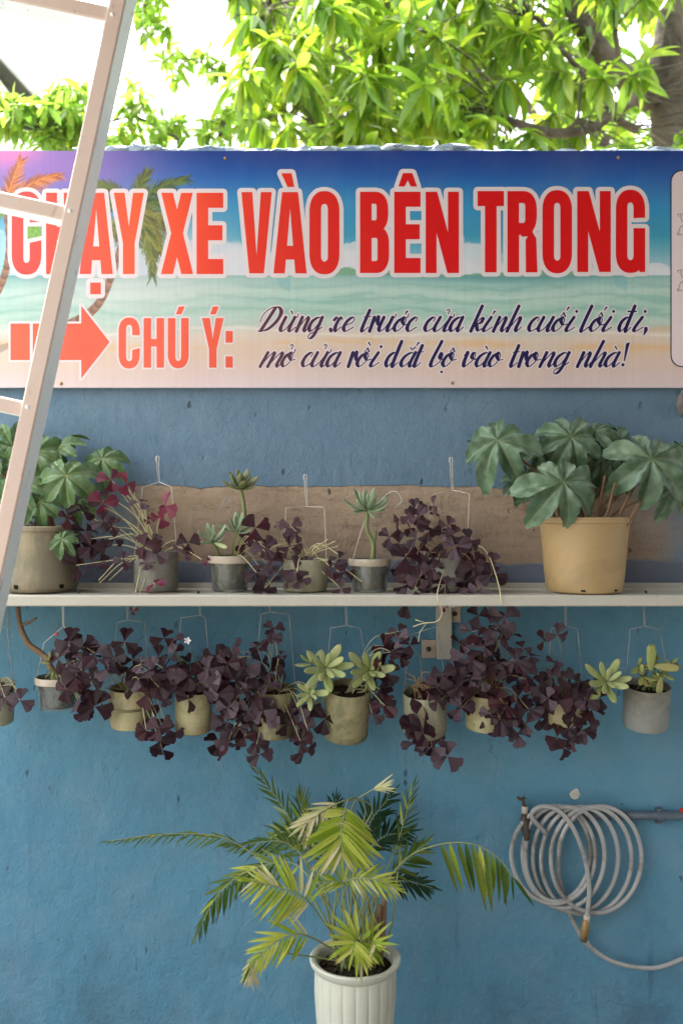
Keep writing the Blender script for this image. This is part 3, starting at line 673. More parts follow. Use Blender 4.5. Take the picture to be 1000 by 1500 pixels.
def letter(ch, acc, x0, x1, base, xh=20.5):
    sk = SK[ch]; sx = max(p[0] for s in sk for p in s); sn = min(p[0] for s in sk for p in s)
    raw = [[(p[0]*xh*.8+p[1]*SL, p[1]) for p in s] for s in sk]
    lo = min(p[0] for s in raw for p in s); hi = max(p[0] for s in raw for p in s); k = (x1-x0)/(hi-lo)
    f = lambda ux, uy: (x0+(ux*xh*.8+uy*SL-lo)*k, base-uy*xh)
    polys = []
    for s in sk: polys += pen([f(*p) for p in s], 5.7 if ch != 'D' else 6.2, 1.5)
    cx = .55 if ch in 'aoucndeg' else .15
    if 'i' in acc: q = f(.18, 1.42); polys.append([(q[0]+2.2*math.cos(k_*.785), q[1]+2.4*math.sin(k_*.785)) for k_ in range(8)])
    if ch == 'd' and 'b' in acc: polys += pen([f(.45, 1.42), f(1.15, 1.42)], 2.6, 2.6, True)
    if '+' in acc: q = f(.85 if ch == 'u' else .75, 1.0); polys += pen([(q[0]-1, q[1]+1), (q[0]+2.5, q[1]-1), (q[0]+3.6, q[1]-5)], 1.6, 1.6, True)
    up = 1.22
    if '^' in acc: q = f(cx, up); polys += pen([(q[0]-4, q[1]+3), (q[0]+.5, q[1]-2)], 1.2, 1.2, True)+pen([(q[0]+.5, q[1]-2), (q[0]+2.5, q[1]+3)], 2.6, 2.6, True); up = 1.5; cx += .12
    if 'u' in acc: q = f(cx, up+.06); polys += pen([(q[0]-4, q[1]-2), (q[0]-1.5, q[1]+1.2), (q[0]+3.5, q[1]-2.5)], 1.9, 1.9, True); up = 1.5; cx += .12
    if "'" in acc: q = f(cx+.05, up+.1); polys += [[(q[0]-2.2, q[1]+2.5), (q[0]-.8, q[1]+2.5), (q[0]+4, q[1]-2.5), (q[0]+1, q[1]-3.6)]]
    if '`' in acc: q = f(cx-.05, up+.1); polys += [[(q[0]+1.6, q[1]+2.5), (q[0]+.2, q[1]+2.5), (q[0]-3.6, q[1]-2.5), (q[0]-.8, q[1]-3.6)]]
    if '?' in acc: q = f(cx-.05, up+.12); polys += pen([(q[0]-2, q[1]-3), (q[0]+.5, q[1]-5), (q[0]+2.5, q[1]-3), (q[0]+.5, q[1]-.5), (q[0]+.2, q[1]+2)], 1.5, 1.5, True)
    if '.' in acc: q = f(.25, -.38); polys.append([(q[0]+2.1*math.cos(k_*.785), q[1]+2.1*math.sin(k_*.785)) for k_ in range(8)])
    return polys
L1, L2 = 485.3, 537
words = [
 (L1, [('D', '', 378, 412), ('u', '+`', 411, 433), ('n', '', 434, 453), ('g', '', 451, 472)]),
 (L1, [('x', '', 484, 501.5), ('e', '', 503, 519)]),
 (L1, [('t', '', 530, 543), ('r', '', 541, 556), ('u', '+', 555, 576), ('o', "+'", 577, 598), ('c', '', 596, 611)]),
 (L1, [('c', '', 622, 637), ('u', '+?', 636, 661), ('a', '', 659, 678)]),
 (L1, [('k', '', 689, 707), ('i', "'", 708, 720), ('n', '', 722, 742), ('h', '', 742, 763)]),
 (L1, [('c', '', 774, 789), ('u', '', 788, 811), ('o', "^'", 809, 830), ('i', 'i', 829, 841)]),
 (L1, [('l', '', 851, 866), ('o', "^'", 864, 885), ('i', 'i', 883, 895)]),
 (L1, [('d', 'b', 906, 929), ('i', 'i', 928, 941)]),
 (L2, [('m', '', 381, 414), ('o', '+?', 413, 432)]),
 (L2, [('c', '', 443, 458), ('u', '+?', 457, 481), ('a', '', 479, 499)]),
 (L2, [('r', '', 510, 524), ('o', '^`', 523, 543), ('i', 'i', 543, 555)]),
 (L2, [('d', '', 565, 588), ('a', "u'", 587, 609), ('t', '', 607, 620)]),
 (L2, [('b', '', 631, 650), ('o', '^.', 648, 668)]),
 (L2, [('v', '', 679, 698), ('a', '`', 697, 718), ('o', '', 716, 736)]),
 (L2, [('t', '', 748, 761), ('r', '', 759, 773), ('o', '', 771, 791), ('n', '', 790, 812), ('g', '', 810, 833)]),
 (L2, [('n', '', 845, 865), ('h', '', 864, 887), ('a', '`', 886, 907)])]
halo = []
for base, ls in words:
    pl = []
    for (ch, acc, x0, x1) in ls: pl += letter(ch, acc, x0, x1, base)
    if ls[0][1] == 'b': pl += [[(943, 479), (947.5, 479), (948, 484), (942, 492), (941.5, 491)]]
    if ls[-1][0] == 'a' and ls[0][0] == 'n': pl += [[(916, 503), (922, 501), (914.5, 529), (912.5, 529)], [(911.5+2.6*math.cos(k*.785), 534.5+2.6*math.sin(k*.785)) for k in range(8)]]
    b = MB(); union_mesh(pl, 2, b); b.build('word', M_navy, banner, False); halo += [dil(p, 1.9, 8) for p in pl]
b = MB(); union_mesh(halo, 1, b); b.build('word_border', M_halo, banner, False)
# rounded white panel printed at the right edge
def rr(x0, y0, x1, y1, r, n=8):
    return [(x0+r+(x1-x0-2*r)*sx+r*math.cos(a0+k*math.pi/2/n), y0+r+(y1-y0-2*r)*sy+r*math.sin(a0+k*math.pi/2/n)) for (sx, sy, a0) in ((1, 1, 0), (0, 1, math.pi/2), (0, 0, math.pi), (1, 0, 1.5*math.pi)) for k in range(n+1)]
b = MB(); union_mesh([rr(981, 249, 1180, 538, 17)], 1, b); b.build('panel_outline', simple('black_print', (.03, .035, .06), .4), banner, False)
b = MB(); union_mesh([rr(982.8, 250.8, 1178, 536.2, 15.5)], 2, b); b.build('panel', M_halo, banner, False)
pl = []
for y in (314, 396):
    for s in ([(993, y+4), (993, y), (1012, y)], [(991, y+30), (1012, y+30)], [(991, y+30), (991, y+27)], [(993, y+29), (994, y+22), (998, y+17), (1004, y+16), (1012, y+17)], [(996, y+1), (997, y+8), (1000, y+12), (1006, y+12)]):
        pl += pen(s, .9, .9, True)
b = MB(); union_mesh(pl, 3, b); b.build('thin_lettering', simple('grey_print', (.12, .11, .13), .4), banner, False)

# ------------------------------------------------------------------ shelf
SH = EYE-122/F*(D-.22)       # top of the shelf
shelf = thing('wall_shelf', 'long white metal shelf on a bracket carrying the row of potted plants', 'shelf', (0, -.11, SH-.03))
b = MB(); b.box((-1.6, -.220, SH-.0245), (1.6, -.155, SH), None, .0025); b.build('front_rail', M_metal, shelf, False)
b = MB(); b.box((-1.6, -.0535, SH-.0245), (1.6, -.022, SH), None, .0025); b.build('back_rail', M_metal, shelf, False)
b = MB(); b.box((-1.6, -.150, SH-.012), (1.6, -.058, SH-.009)); b.build('shelf_tray', M_metal, shelf, False)
b = MB(); b.box((-1.6, -.019, SH-.02), (1.6, -.016, SH+.012)); b.build('back_lip', M_metal, shelf, False)
b = MB()
for px in (293, 405, 710, 822, 940, 120):
    q = W(px, 870, .15); b.lathe([(0, .006), (.003, .005), (.0035, 0), (.0035, -.01)], 8, Matrix.Translation((q.x, -.175, SH+.001)))
b.build('bolt', M_bolt, shelf)
for px0 in (654, -260, 1560):
    br = inst('bracket', None, shelf, Matrix.Identity(4)); 
    x = (px0-500)/F*2.17
    b = MB(); b.box((x-.018, -.030, SH-.172), (x+.018, -.002, SH-.027), None, .002); b.build('bracket_post', M_metal, br, False)
    b = MB(); b.box((x-.0125, -.1500, SH-.0340), (x+.0125, -.0315, SH-.0247), None, .002); b.build('bracket_arm', M_metal, br, False)
    b = MB(); b.box((x-.052, -.006, SH-.172), (x-.0185, -.001, SH-.128), None, .001); b.build('bracket_plate', M_plate, br, False)
    b = MB(); b.box((x+.0185, -.006, SH-.085), (x+.042, -.001, SH-.043), None, .001); b.build('bracket_plate', M_plate, br, False)
    b = MB()
    for (bx, bz) in ((x-.036, SH-.150), (x+.028, SH-.064)): b.lathe([(0, .006), (.004, .0055), (.006, .003), (.006, 0)], 12, Matrix.Translation((bx, -.006, bz)) @ Matrix.Rotation(R(90), 4, 'X'))
    b.build('bracket_bolt', M_bolt, br)

# ------------------------------------------------------------------ pots
def pot_mesh(r_top, r_bot, h, thick=.004, rim=0.0, rimh=.0, wav=0, n=48, band=False):
    out = [(0, 0), (r_bot*.86, 0), (r_bot*.97, .003), (r_bot, .009)]
    k = 6
    for i in range(1, k+1):
        t_ = i/k; z = .009+(h-rimh-.009)*t_; out.append((r_bot+(r_top-r_bot)*t_, z))
    if band: out[-3] = (out[-3][0]+.003, out[-3][1]); 
    if rim: out += [(r_top+rim, h-rimh+.001), (r_top+rim, h-.002)]
    out += [(r_top+rim*.6, h), (r_top-thick, h-.001), (r_top-thick-.001, h-.02), (r_bot-thick, h*.35)]
    return out
def add_pot(root, base, prof, mat, tilt=0, name='pot', soil_z=None, soil_r=None, tiltx=0, mod=None):
    M = Matrix.Translation(base) @ Matrix.Rotation(R(tilt), 4, 'Y') @ Matrix.Rotation(R(tiltx), 4, 'X')
    b = MB(); b.lathe(prof, 56, M, mod); o = b.build(name, mat, root, True, 40)
    if soil_z:
        b = MB(); n = 28; vs = [M @ Vector((0, 0, soil_z+.004))]
        for rr_ in (.5, 1):
            for k in range(n): a = 2*math.pi*k/n; vs.append(M @ Vector((soil_r*rr_*math.cos(a), soil_r*rr_*math.sin(a), soil_z+rv(-.003, .004))))
        fs = [(0, 1+k, 1+(k+1) % n) for k in range(n)]+[(1+k, 1+n+k, 1+n+(k+1) % n, 1+(k+1) % n) for k in range(n)]
        b.add(vs, fs)
        for k in range(26):
            a = rv(0, 6.28); q = math.sqrt(random.random())*soil_r*.9; lump(b, M @ Vector((q*math.cos(a), q*math.sin(a), soil_z)), rv(.003, .006), (1, 1, .7), k, 1)
        b.build('soil', M_soil, root)
    return M

# ------------------------------------------------------------------ leaf meshes
def oxalis_mesh(seed, mat):
    rs = random.Random(seed); b = MB()
    for k in range(3):
        a0 = k*2*math.pi/3+rs.uniform(-.25, .25); fold = rs.uniform(.10, .55); droop = rs.uniform(.0, 1.0); L = rs.uniform(.9, 1.08)
        wd = rs.uniform(.46, .60)
        # half leaflet grid: along u (0..1) from joint to outer edge, across v (0..1) from midrib to margin
        nu, nv = 5, 3
        for sg in (1, -1):
            vs = []
            for i in range(nu+1):
                u = i/nu
                for j in range(nv+1):
                    v = j/nv
                    x = sg*v*wd*(u**1.0)
                    y = L*u*(1-.10*(1-v)**2*u-.10*v**2*u) if True else 0
                    y = L*u*(.90+.12*math.sin(math.pi*min(1, v*1.1+.12))*u - .12*max(0, v-.8)*5*u)
                    z = fold*abs(x)+.03*math.sin(5*v+seed)*u-droop*.45*u*u
                    c, s = math.cos(a0), math.sin(a0)
                    vs.append((x*c-y*s, x*s+y*c, z))
            fs = [(i*(nv+1)+j, (i+1)*(nv+1)+j, (i+1)*(nv+1)+j+1, i*(nv+1)+j+1) for i in range(nu) for j in range(nv)]
            if sg > 0: fs = [f[::-1] for f in fs]
            b.add(vs, fs)
    return b.mesh('oxalis_leaf', mat)
OX = [oxalis_mesh(i, M_oxalis) for i in range(7)]
OXR = [oxalis_mesh(20+i, M_oxalis_red) for i in range(2)]
def palmate_mesh(seed, mat, nl=7, teeth=1.0):
    rs = random.Random(seed); na, nr = 168, 11
    lobes = [R(-90-150+300*i/(nl-1))+rs.uniform(-.07, .07) for i in range(nl)]
    LL = [rs.uniform(.80, 1.0)*(1 if 0 < i < nl-1 else .74) for i in range(nl)]
    amps = [rs.uniform(.1, .9) for _ in lobes]
    vs, vein = [(0, 0, 0)], [1.0]; step = R(300)/(nl-1)
    ths = [R(-90-178+356*k/(na-1)) for k in range(na)]
    for j in range(1, nr+1):
        u = j/nr
        for k, th in enumerate(ths):
            dl = [abs(th-a) for a in lobes]; i = min(range(nl), key=lambda q: dl[q]); d_ = min(1.0, dl[i]/(step/2))
            nb = LL[i]
            r = nb*(1-.07*d_-.33*d_**3)
            if dl[i] > step/2: r = nb*.64*max(.3, 1-(dl[i]-step/2)/.9)
            r += .020*teeth*math.sin(th*41+seed)*(1-.4*d_)*u+.010*math.sin(th*83)*u
            rad = r*u
            z = .20*rad*(1-math.cos(math.pi*d_))*.5*1.4 - .42*rad**2 - amps[i]*.9*rad**3*(1-d_*.5) + .05*math.sin(th*4+seed)*rad + .02*math.sin(th*9+seed*3)*rad + .034*math.sin(rad*22+th*5+seed)*rad
            # side veins puckering
            z += .016*math.sin(rad*34-d_*9)*(1-d_*.6)
            vs.append((rad*math.cos(th), rad*math.sin(th), z))
            lat = dl[i]*rad; wv_ = .016+.012*(1-u)
            ve = math.exp(-(lat/wv_)**2)*.85
            sv = math.exp(-((((rad*7-lat*5) % 1)-.5)/.09)**2)*.30*(1-d_*.3)*min(1, u*2)
            vein.append(max(ve*.7, sv*.8, math.exp(-(rad/.05)**2)))
    fs = [(0, 1+k, 2+k) for k in range(na-1)]
    for j in range(nr-1):
        for k in range(na-1): a = 1+j*na+k; fs.append((a, a+na, a+na+1, a+1))
    b = MB(); b.add(vs, fs); me = b.mesh('palmate_leaf', mat)
    at = me.attributes.new('vein', 'FLOAT', 'POINT'); at.data.foreach_set('value', vein)
    return me
BG = [palmate_mesh(i*3.1+1, M_begonia, 7+(i % 3 == 1)) for i in range(8)]
BGL = [palmate_mesh(i*2.7+50, M_begonia_l, 7) for i in range(4)]
def blade_mesh(mat, nu=7, width=.10, fold=.35, droop=.22, point=1.0, name='leaflet', twist=0, tipv=True, wpos=.35):
    b = MB(); vs = []; tipa = []
    for i in range(nu+1):
        u = i/nu; w_ = width*(math.sin(math.pi*min(1, (u**(math.log(.5)/math.log(wpos)))*.98+.02))**.75)
        if i == nu: w_ = .001
        for j in (-1, 0, 1):
            x = j*w_; z = -droop*u*u+abs(j)*w_*fold; y = u*(1-.12*droop*u)
            a = twist*u; vs.append((x*math.cos(a)-z*0, y, z+x*math.sin(a))); tipa.append(max(0, (u-.82)/.18) if tipv else 0)
    b.add(vs, [(i*3+j, i*3+j+1, (i+1)*3+j+1, (i+1)*3+j) for i in range(nu) for j in range(2)])
    me = b.mesh(name, mat); at = me.attributes.new('tip', 'FLOAT', 'POINT'); at.data.foreach_set('value', tipa); return me
def plump_mesh(mat, w=.17, th=.09, curl=.25, n=8, nu=8):
    b = MB(); vs = [(0, 0, 0)]; tp = [0]
    for i in range(1, nu):
        u = i/nu; r = w*(u**.55)*(1-u**3.2)**.7*1.25
        for k in range(n):
            a = 2*math.pi*k/n; z = math.sin(a)*th*(r/w); z = z*.35 if z > 0 else z
            vs.append((math.cos(a)*r, u, z+curl*u*u)); tp.append(max(0, (u-.85)/.15))
    vs.append((0, 1, curl)); tp.append(1)
    fs = [(0, 1+(k+1) % n, 1+k) for k in range(n)]+[(1+i*n+k, 1+i*n+(k+1) % n, 1+(i+1)*n+(k+1) % n, 1+(i+1)*n+k) for i in range(nu-2) for k in range(n)]
    q = len(vs)-1; fs += [(q, 1+(nu-2)*n+k, 1+(nu-2)*n+(k+1) % n) for k in range(n)]
    b.add(vs, fs); me = b.mesh('succulent_leaf', mat); at = me.attributes.new('tip', 'FLOAT', 'POINT'); at.data.foreach_set('value', tp); return me
SUC = {'p': plump_mesh(M_succ), 'y': plump_mesh(M_succ_y, .18), 'g': plump_mesh(M_succ_g, .22, .1)}

CAMV = Vector((0, -1, 0))
def ox_leaf(root, px, py, d, size=None, red=False, face=None, stem_from=None, stems=None):
    p = W(px, py, d); s = (size or rv(.017, .028))*1.38; s = s*.72 if size and size < .014 else s
    nrm = face or Vector((rv(-.8, .8), rv(-1.3, -.2), rv(.0, 1.1)))
    yd = Vector((rv(-1, 1), rv(-.3, .3), rv(-1, 1)))
    inst('leaf', random.choice(OXR if red else OX), root, orient(p, yd, nrm, s))
    if stem_from is not None and stems is not None:
        a = stem_from; m = (a+p)/2+Vector((rv(-.01, .01), rv(-.01, .01), abs(p.x-a.x)*.35+rv(.0, .02)))
        stems.tube([a+Vector((rv(-.012, .012), rv(-.012, .012), 0)), m, p], .0008, 4, False, 5)
def ox_cluster(root, regions, origin, stems, d, share=.65):
    share = min(1, share+.3)
    """regions: (cx, cy, rx, ry, count)"""
    for (cx, cy, rx, ry, n) in regions:
        n = max(3, round(n*.46))
        for k in range(n):
            a = 2.399*k+rv(-.4, .4); q = math.sqrt((k+.5)/n)
            px, py = cx+rx*q*math.cos(a), cy+ry*q*math.sin(a)
            ox_leaf(root, px, py, d+rv(-.035, .05), None, random.random() < .004, None, origin if random.random() < share else None, stems)
def strings(stems, origin, ends, d, r=.0010):
    for e in ends:
        p = W(e[0], e[1], d+rv(-.02, .03)); 
        m = (origin+p)/2+Vector((rv(-.012, .012), rv(-.01, .01), rv(.0, .03)))
        stems.tube([origin+Vector((rv(-.02, .02), rv(-.01, .01), 0)), m, p], r, 5, False, 6)
def rosette(root, px, py, d, rad_px, kind='p', up=Vector((0, -.5, .85)), n=14, parent_stem=None, open_=1.0):
    c = W(px, py, d); R_ = S(rad_px*1.25, d); up = up.normalized(); u = up.orthogonal().normalized(); v = up.cross(u)
    for k in range(n):
        t_ = k/n; a = 2.399*k; el_ = (.15+1.15*t_)*open_; L = R_*(1.05-.45*t_)*rv(.85, 1.1)
        rad = u*math.cos(a)+v*math.sin(a); dr = rad*math.cos(el_)+up*math.sin(el_)
        inst('succulent_leaf', SUC[kind], root, orient(c-up*R_*.18*(1-t_), dr, up*math.cos(el_)-rad*math.sin(el_), L*rv(.9, 1.15), L, L))

def wire_hang(root, x_px, top_py, fork_py, sh_py, half, rim_pts, d, mat=M_wire, top_pt=None, r=.0009, hook=True):
    """ hook, twisted neck and a bail whose two legs reach the rim """
    b = MB(); T = top_pt or W(x_px, top_py, d); Fk = W(x_px+2, fork_py, d)
    off = Vector((.002, 0, 0))
    if hook: b.tube([T+Vector((-.004, 0, -.012)), T+Vector((-.004, 0, -.003)), T, T+Vector((.004, 0, -.004)), T+Vector((.003, 0, -.02)), Fk+off], r, 5, True, 4)
    b.tube([T-off, (T+Fk)/2-off*1.2, Fk-off*.5], r, 5)
    lp, rp = rim_pts
    ls = W(x_px-half, sh_py, d); rs_ = W(x_px+half, sh_py-1, d); ls.y = (Fk.y+lp.y)/2; rs_.y = (Fk.y+rp.y)/2
    b.tube([Fk, Fk+(ls-Fk)*.85, ls, ls+(lp-ls)*.1, lp+(ls-lp)*.05, lp], r, 5)
    b.tube([Fk, Fk+(rs_-Fk)*.85, rs_, rs_+(rp-rs_)*.1, rp+(rs_-rp)*.05, rp], r, 5)
    b.build('wire_hanger', mat, root)

GS, GH = 'potted plants standing on the shelf', 'small planters hanging under the shelf'
def shelf_base(px, d=.11): 
    t_ = D-d; return Vector(((px-500)/F*t_, -d, SH+.0005))

# 1 big pot on the left
d = .125; base = shelf_base(60, d)
p1 = thing('potted_begonia', 'stained tan pot with broad lobed green leaves at the left end of the shelf', 'potted plant', tuple(base), GS)
H1 = S(868-772, d)
prof = [(0, 0), (.066, 0), (.078, .004), (.0835, .012), (.0855, .026), (.081, .046), (.080, .06), (.0795, .10), (.080, H1-.012), (.085, H1-.011), (.086, H1-.002), (.083, H1), (.079, H1-.002), (.077, H1-.02), (.07, .03)]
Mp = add_pot(p1, base, prof, M_tan2, 0, 'pot', H1-.028, .076)
def holes(root, base, prof_r, z, angs, rad=.0065, square=False):
    for a in angs:
        a = R(a); n = Vector((math.cos(a), math.sin(a), .12)).normalized(); c = base+Vector((math.cos(a)*prof_r, math.sin(a)*prof_r, z))
        b = MB(); M = orient(c, (0, 0, 1), n)
        if square: b.box((-rad*.8, -rad*1.2, -.01), (rad*.8, rad*1.2, .0008), M)
        else: b.lathe([(0, .001), (rad, .0008), (rad, -.006)], 16, M @ Matrix.Rotation(0, 4, 'Z'))
        b.build('drain_hole', M_hole, root, False)
holes(p1, base, .0838, .017, (-110, -40, 60, 140), .0062)
def big_leaves(root, specs, origin, mesh_l, pet_mat):
    st_ = MB()
    for (px, py, dd, rad, roll, nx_, ny_, nz_, mi) in specs:
        c = W(px, py, dd); nrm = Vector((nx_, ny_, nz_)); a = R(roll)
        tip = Vector((math.sin(a), -.35, -math.cos(a)))
        inst('leaf', mesh_l[mi % len(mesh_l)], root, orient(c, -tip, nrm, S(rad, dd), None, S(rad, dd)*.9))
        o_ = origin+Vector((rv(-.045, .045), rv(-.03, .02), 0))
        m = o_*.45+c*.55+Vector((0, .012, .0)); m.x = o_.x*.6+c.x*.4
        st_.tube([o_, m, c+Vector((0, .004, -.002))], [.0042, .0022], 7, False, 6)
    st_.build('petioles', pet_mat, root, kind='stuff')
org = base+Vector((0, 0, H1-.03))
big_leaves(p1, [(97, 697, .20, 52, 10, .1, -1, .55, 0), (150, 672, .10, 44, 60, .3, -1, .5, 1), (52, 662, .12, 60, 20, 0, -.7, .8, 2), (28, 708, .17, 50, -30, -.3, -1, .5, 3), (2, 690, .10, 46, -60, -.4, -1, .4, 0),
                (118, 725, .12, 36, 40, .2, -1, .2, 1), (60, 735, .17, 40, 0, 0, -1, .3, 2), (-25, 660, .12, 50, -70, -.4, -.8, .7, 3), (88, 655, .09, 40, 120, 0, -.8, .9, 0), (20, 655, .08, 36, -150, -.1, -1, .3, 1), (92, 790, .21, 27, 40, .3, -1, .1, 2), (-10, 735, .12, 42, -40, -.2, -1, .3, 1)], org, BGL, M_stem_brn)
# 2 oxalis in grey pipe
d = .115; base = shelf_base(229, d); H = S(58, d)
p2 = thing('potted_oxalis', 'grey pipe pot of stringy pale stems with sparse purple leaves beside the big left pot', 'potted plant', tuple(base), GS)
Mp = add_pot(p2, base, pot_mesh(.0505, .0505, H), M_pvc_grey, 0, 'pot', H-.012, .045)
st_ = MB(); org = base+Vector((0, -.01, H-.01))
for e in [(165, 705), (186, 712), (150, 742), (120, 750), (125, 790), (112, 828), (165, 772), (150, 800), (205, 738), (240, 745), (275, 800), (300, 822), (220, 806), (228, 862), (180, 760), (172, 735), (200, 800), (146, 854), (160, 850)]:
    strings(st_, org, [e], .15, .0011)
strings(st_, org, [(196, 893), (198, 870), (145, 850), (190, 780), (160, 790), (213, 740)], .2, .0011)
strings(st_, org, [(rv(140, 200), rv(690, 830)) for _ in range(7)], .15, .0010)
for (px, py, sz, rd) in [(163, 703, .024, 1), (186, 708, .022, 1), (150, 737, .026, 1), (140, 725, .022, 0), (120, 748, .026, 0), (108, 738, .022, 0), (126, 778, .027, 0), (133, 800, .026, 0), (112, 828, .027, 0), (140, 828, .026, 0), (125, 812, .024, 0), (163, 770, .018, 0), (168, 790, .017, 0), (205, 736, .018, 0), (243, 742, .026, 1), (236, 758, .020, 1), (276, 795, .022, 0), (268, 808, .020, 0), (302, 822, .012, 1), (212, 800, .024, 0), (228, 810, .024, 0), (225, 795, .02, 0), (215, 825, .016, 0), (228, 855, .020, 1), (196, 895, .012, 1), (216, 762, .010, 0), (180, 820, .018, 0), (150, 765, .02, 0), (118, 795, .024, 0), (148, 808, .022, 0), (100, 760, .02, 0), (155, 752, .018, 0)]:
    ox_leaf(p2, px, py, .17+rv(-.02, .03), sz*.95, bool(rd))
st_.build('stems', M_stem_pale, p2, kind='stuff')
wire_hang(p2, 231, 668, 706, 714, 21, (base+Vector((-.049, 0, H-.004)), base+Vector((.049, 0, H-.004))), .1, M_wire)
# glass jar helper
def jar(root, base, r, H, soil_frac=.78):
    b = MB(); b.lathe([(0, .0), (r*.80, 0), (r*.86, .004), (r*.90, H*.4), (r*.97, H*.78), (r*1.04, H*.80), (r*1.04, H*.985), (r*1.0, H), (r*.93, H-.001), (r*.92, H*.8), (r*.82, H*.4), (r*.76, .006), (0, .006)], 48, Matrix.Translation(base))
    b.build('glass', M_glass, root, True, 40)
    b = MB(); b.lathe([(0, .0075), (r*.74, .0075), (r*.80, H*.4), (r*.88, H*soil_frac), (r*.5, H*soil_frac+.003), (0, H*soil_frac+.004)], 40, Matrix.Translation(base)); b.build('soil', M_algae, root)
    b = MB(); b.lathe([(r*1.043, H*.80), (r*1.052, H*.83), (r*1.052, H*.97), (r*1.03, H*1.004), (r*1.0, H*1.005)], 48, Matrix.Translation(base)); b.build('crusted_rim', M_jarband, root)
# 3 jar with succulents
d = .115; base = shelf_base(337, d); H = S(52, d)
p3 = thing('potted_succulent', 'glass jar with three succulent rosettes, one raised on a tall stem, beside a grey pot', 'potted plant', tuple(base), GS)
jar(p3, base, .0475, H); st_ = MB()
o3 = base+Vector((0, 0, H*.8))
st_.tube([o3+Vector((.02, 0, 0)), W(356, 775, .11), W(358, 750, .11), W(353, 718, .11)], [.0055, .0045], 8, True, 5)
st_.tube([o3+Vector((-.02, 0, 0)), W(318, 805, .13), W(309, 793, .14)], .0035, 7, True, 4); st_.tube([o3, W(345, 790, .13), W(347, 778, .14)], .0035, 7, True, 4)
st_.build('stems', M_stem_grn, p3, kind='stuff')
rosette(p3, 352, 712, .11, 27, 'g', Vector((.15, -.5, 1)), 18); rosette(p3, 310, 790, .145, 29, 'p', Vector((-.2, -.6, 1)), 12, open_=.7); rosette(p3, 348, 775, .135, 28, 'p', Vector((.1, -.5, 1)), 12, open_=.8)
inst('dry_leaf', SUC['y'], p3, orient(W(314, 795, .17), (.8, -.2, -.35), (0, -1, .4), S(24, .17)))
b = MB(); b.tube([W(318, 754, .1), W(327, 736, .1), W(332, 727, .1), W(338, 730, .1), W(340, 752, .1)], .0011, 5, True, 5); b.build('wire_hanger', M_wire_dark, p3)
st_ = MB(); ox_cluster(p3, [(372, 790, 22, 22, 9), (386, 832, 18, 30, 8)], o3, st_, .16, .8); st_.build('oxalis_stems', M_stem_pale, p3, kind='stuff')
# 4 pipe cup with oxalis
d = .12; base = shelf_base(447, d); H = S(47, d)
p4 = thing('potted_oxalis', 'greenish pipe pot between the glass jars, with yellow stems and few purple leaves', 'potted plant', tuple(base), GS)
add_pot(p4, base, pot_mesh(.0505, .0505, H), M_pvc_green, 0, 'pot', H-.01, .045); st_ = MB(); org = base+Vector((0, -.01, H-.008))
strings(st_, org, [(405, 770), (425, 770), (425, 802), (435, 838), (390, 830), (388, 862), (495, 812), (505, 845), (500, 862), (400, 800), (480, 790), (410, 790), (455, 845), (530, 852), (395, 805), (495, 800)]+[(rv(400, 500), rv(790, 830)) for _ in range(12)], .17, .0011)
st_.build('stems', M_stem_pale, p4, kind='stuff')
for (px, py, sz) in [(408, 768, .013), (426, 771, .019), (424, 800, .022), (432, 782, .017), (432, 834, .024), (440, 850, .018), (425, 848, .018), (392, 835, .019), (386, 862, .020), (398, 822, .021), (376, 850, .02), (496, 818, .020), (504, 838, .020), (499, 862, .017), (487, 832, .018), (450, 828, .016)]: ox_leaf(p4, px, py, .175+rv(-.01, .02), sz)
wire_hang(p4, 447, 695, 742, 744, 28, (base+Vector((-.049, 0, H-.004)), base+Vector((.049, 0, H-.004))), .1, M_wire)
# 5 jar with single succulent
d = .125; base = shelf_base(541, d); H = S(48, d)
p5 = thing('potted_succulent', 'glass jar with one pale succulent rosette on a bent green stem, mid shelf', 'potted plant', tuple(base), GS)
jar(p5, base, .046, H); st_ = MB(); st_.tube([base+Vector((.008, 0, H*.8)), W(546, 815, .125), W(546, 795, .125), W(537, 775, .13), W(538, 748, .13)], [.0055, .006, .0045, .0055], 8, True, 5)
st_.tube([W(546, 800, .125), W(549, 788, .125), W(550, 778, .125)], [.004, .003], 7); st_.build('stem', M_stem_grn, p5)
rosette(p5, 538, 743, .13, 33, 'p', Vector((.1, -.35, 1)), 13, open_=.85)
for (dx, dz, L) in [(-.9, -.05, 30), (-.8, -.35, 26), (.8, -.25, 28), (.35, -.6, 22)]: inst('succulent_leaf', SUC['p'], p5, orient(W(538, 745, .135), (dx, -.3, dz), (0, -.6, .8), S(L, .13)))
b = MB(); b.tube([W(556, 741, .12), W(566, 724, .12), W(580, 720, .12), W(588, 733, .12), W(578, 744, .12)], .0012, 5, True, 5); b.tube([W(534, 762, .14), W(522, 800, .15), W(514, 830, .16)], .0009, 5); b.build('wire_hanger', M_wire, p5)
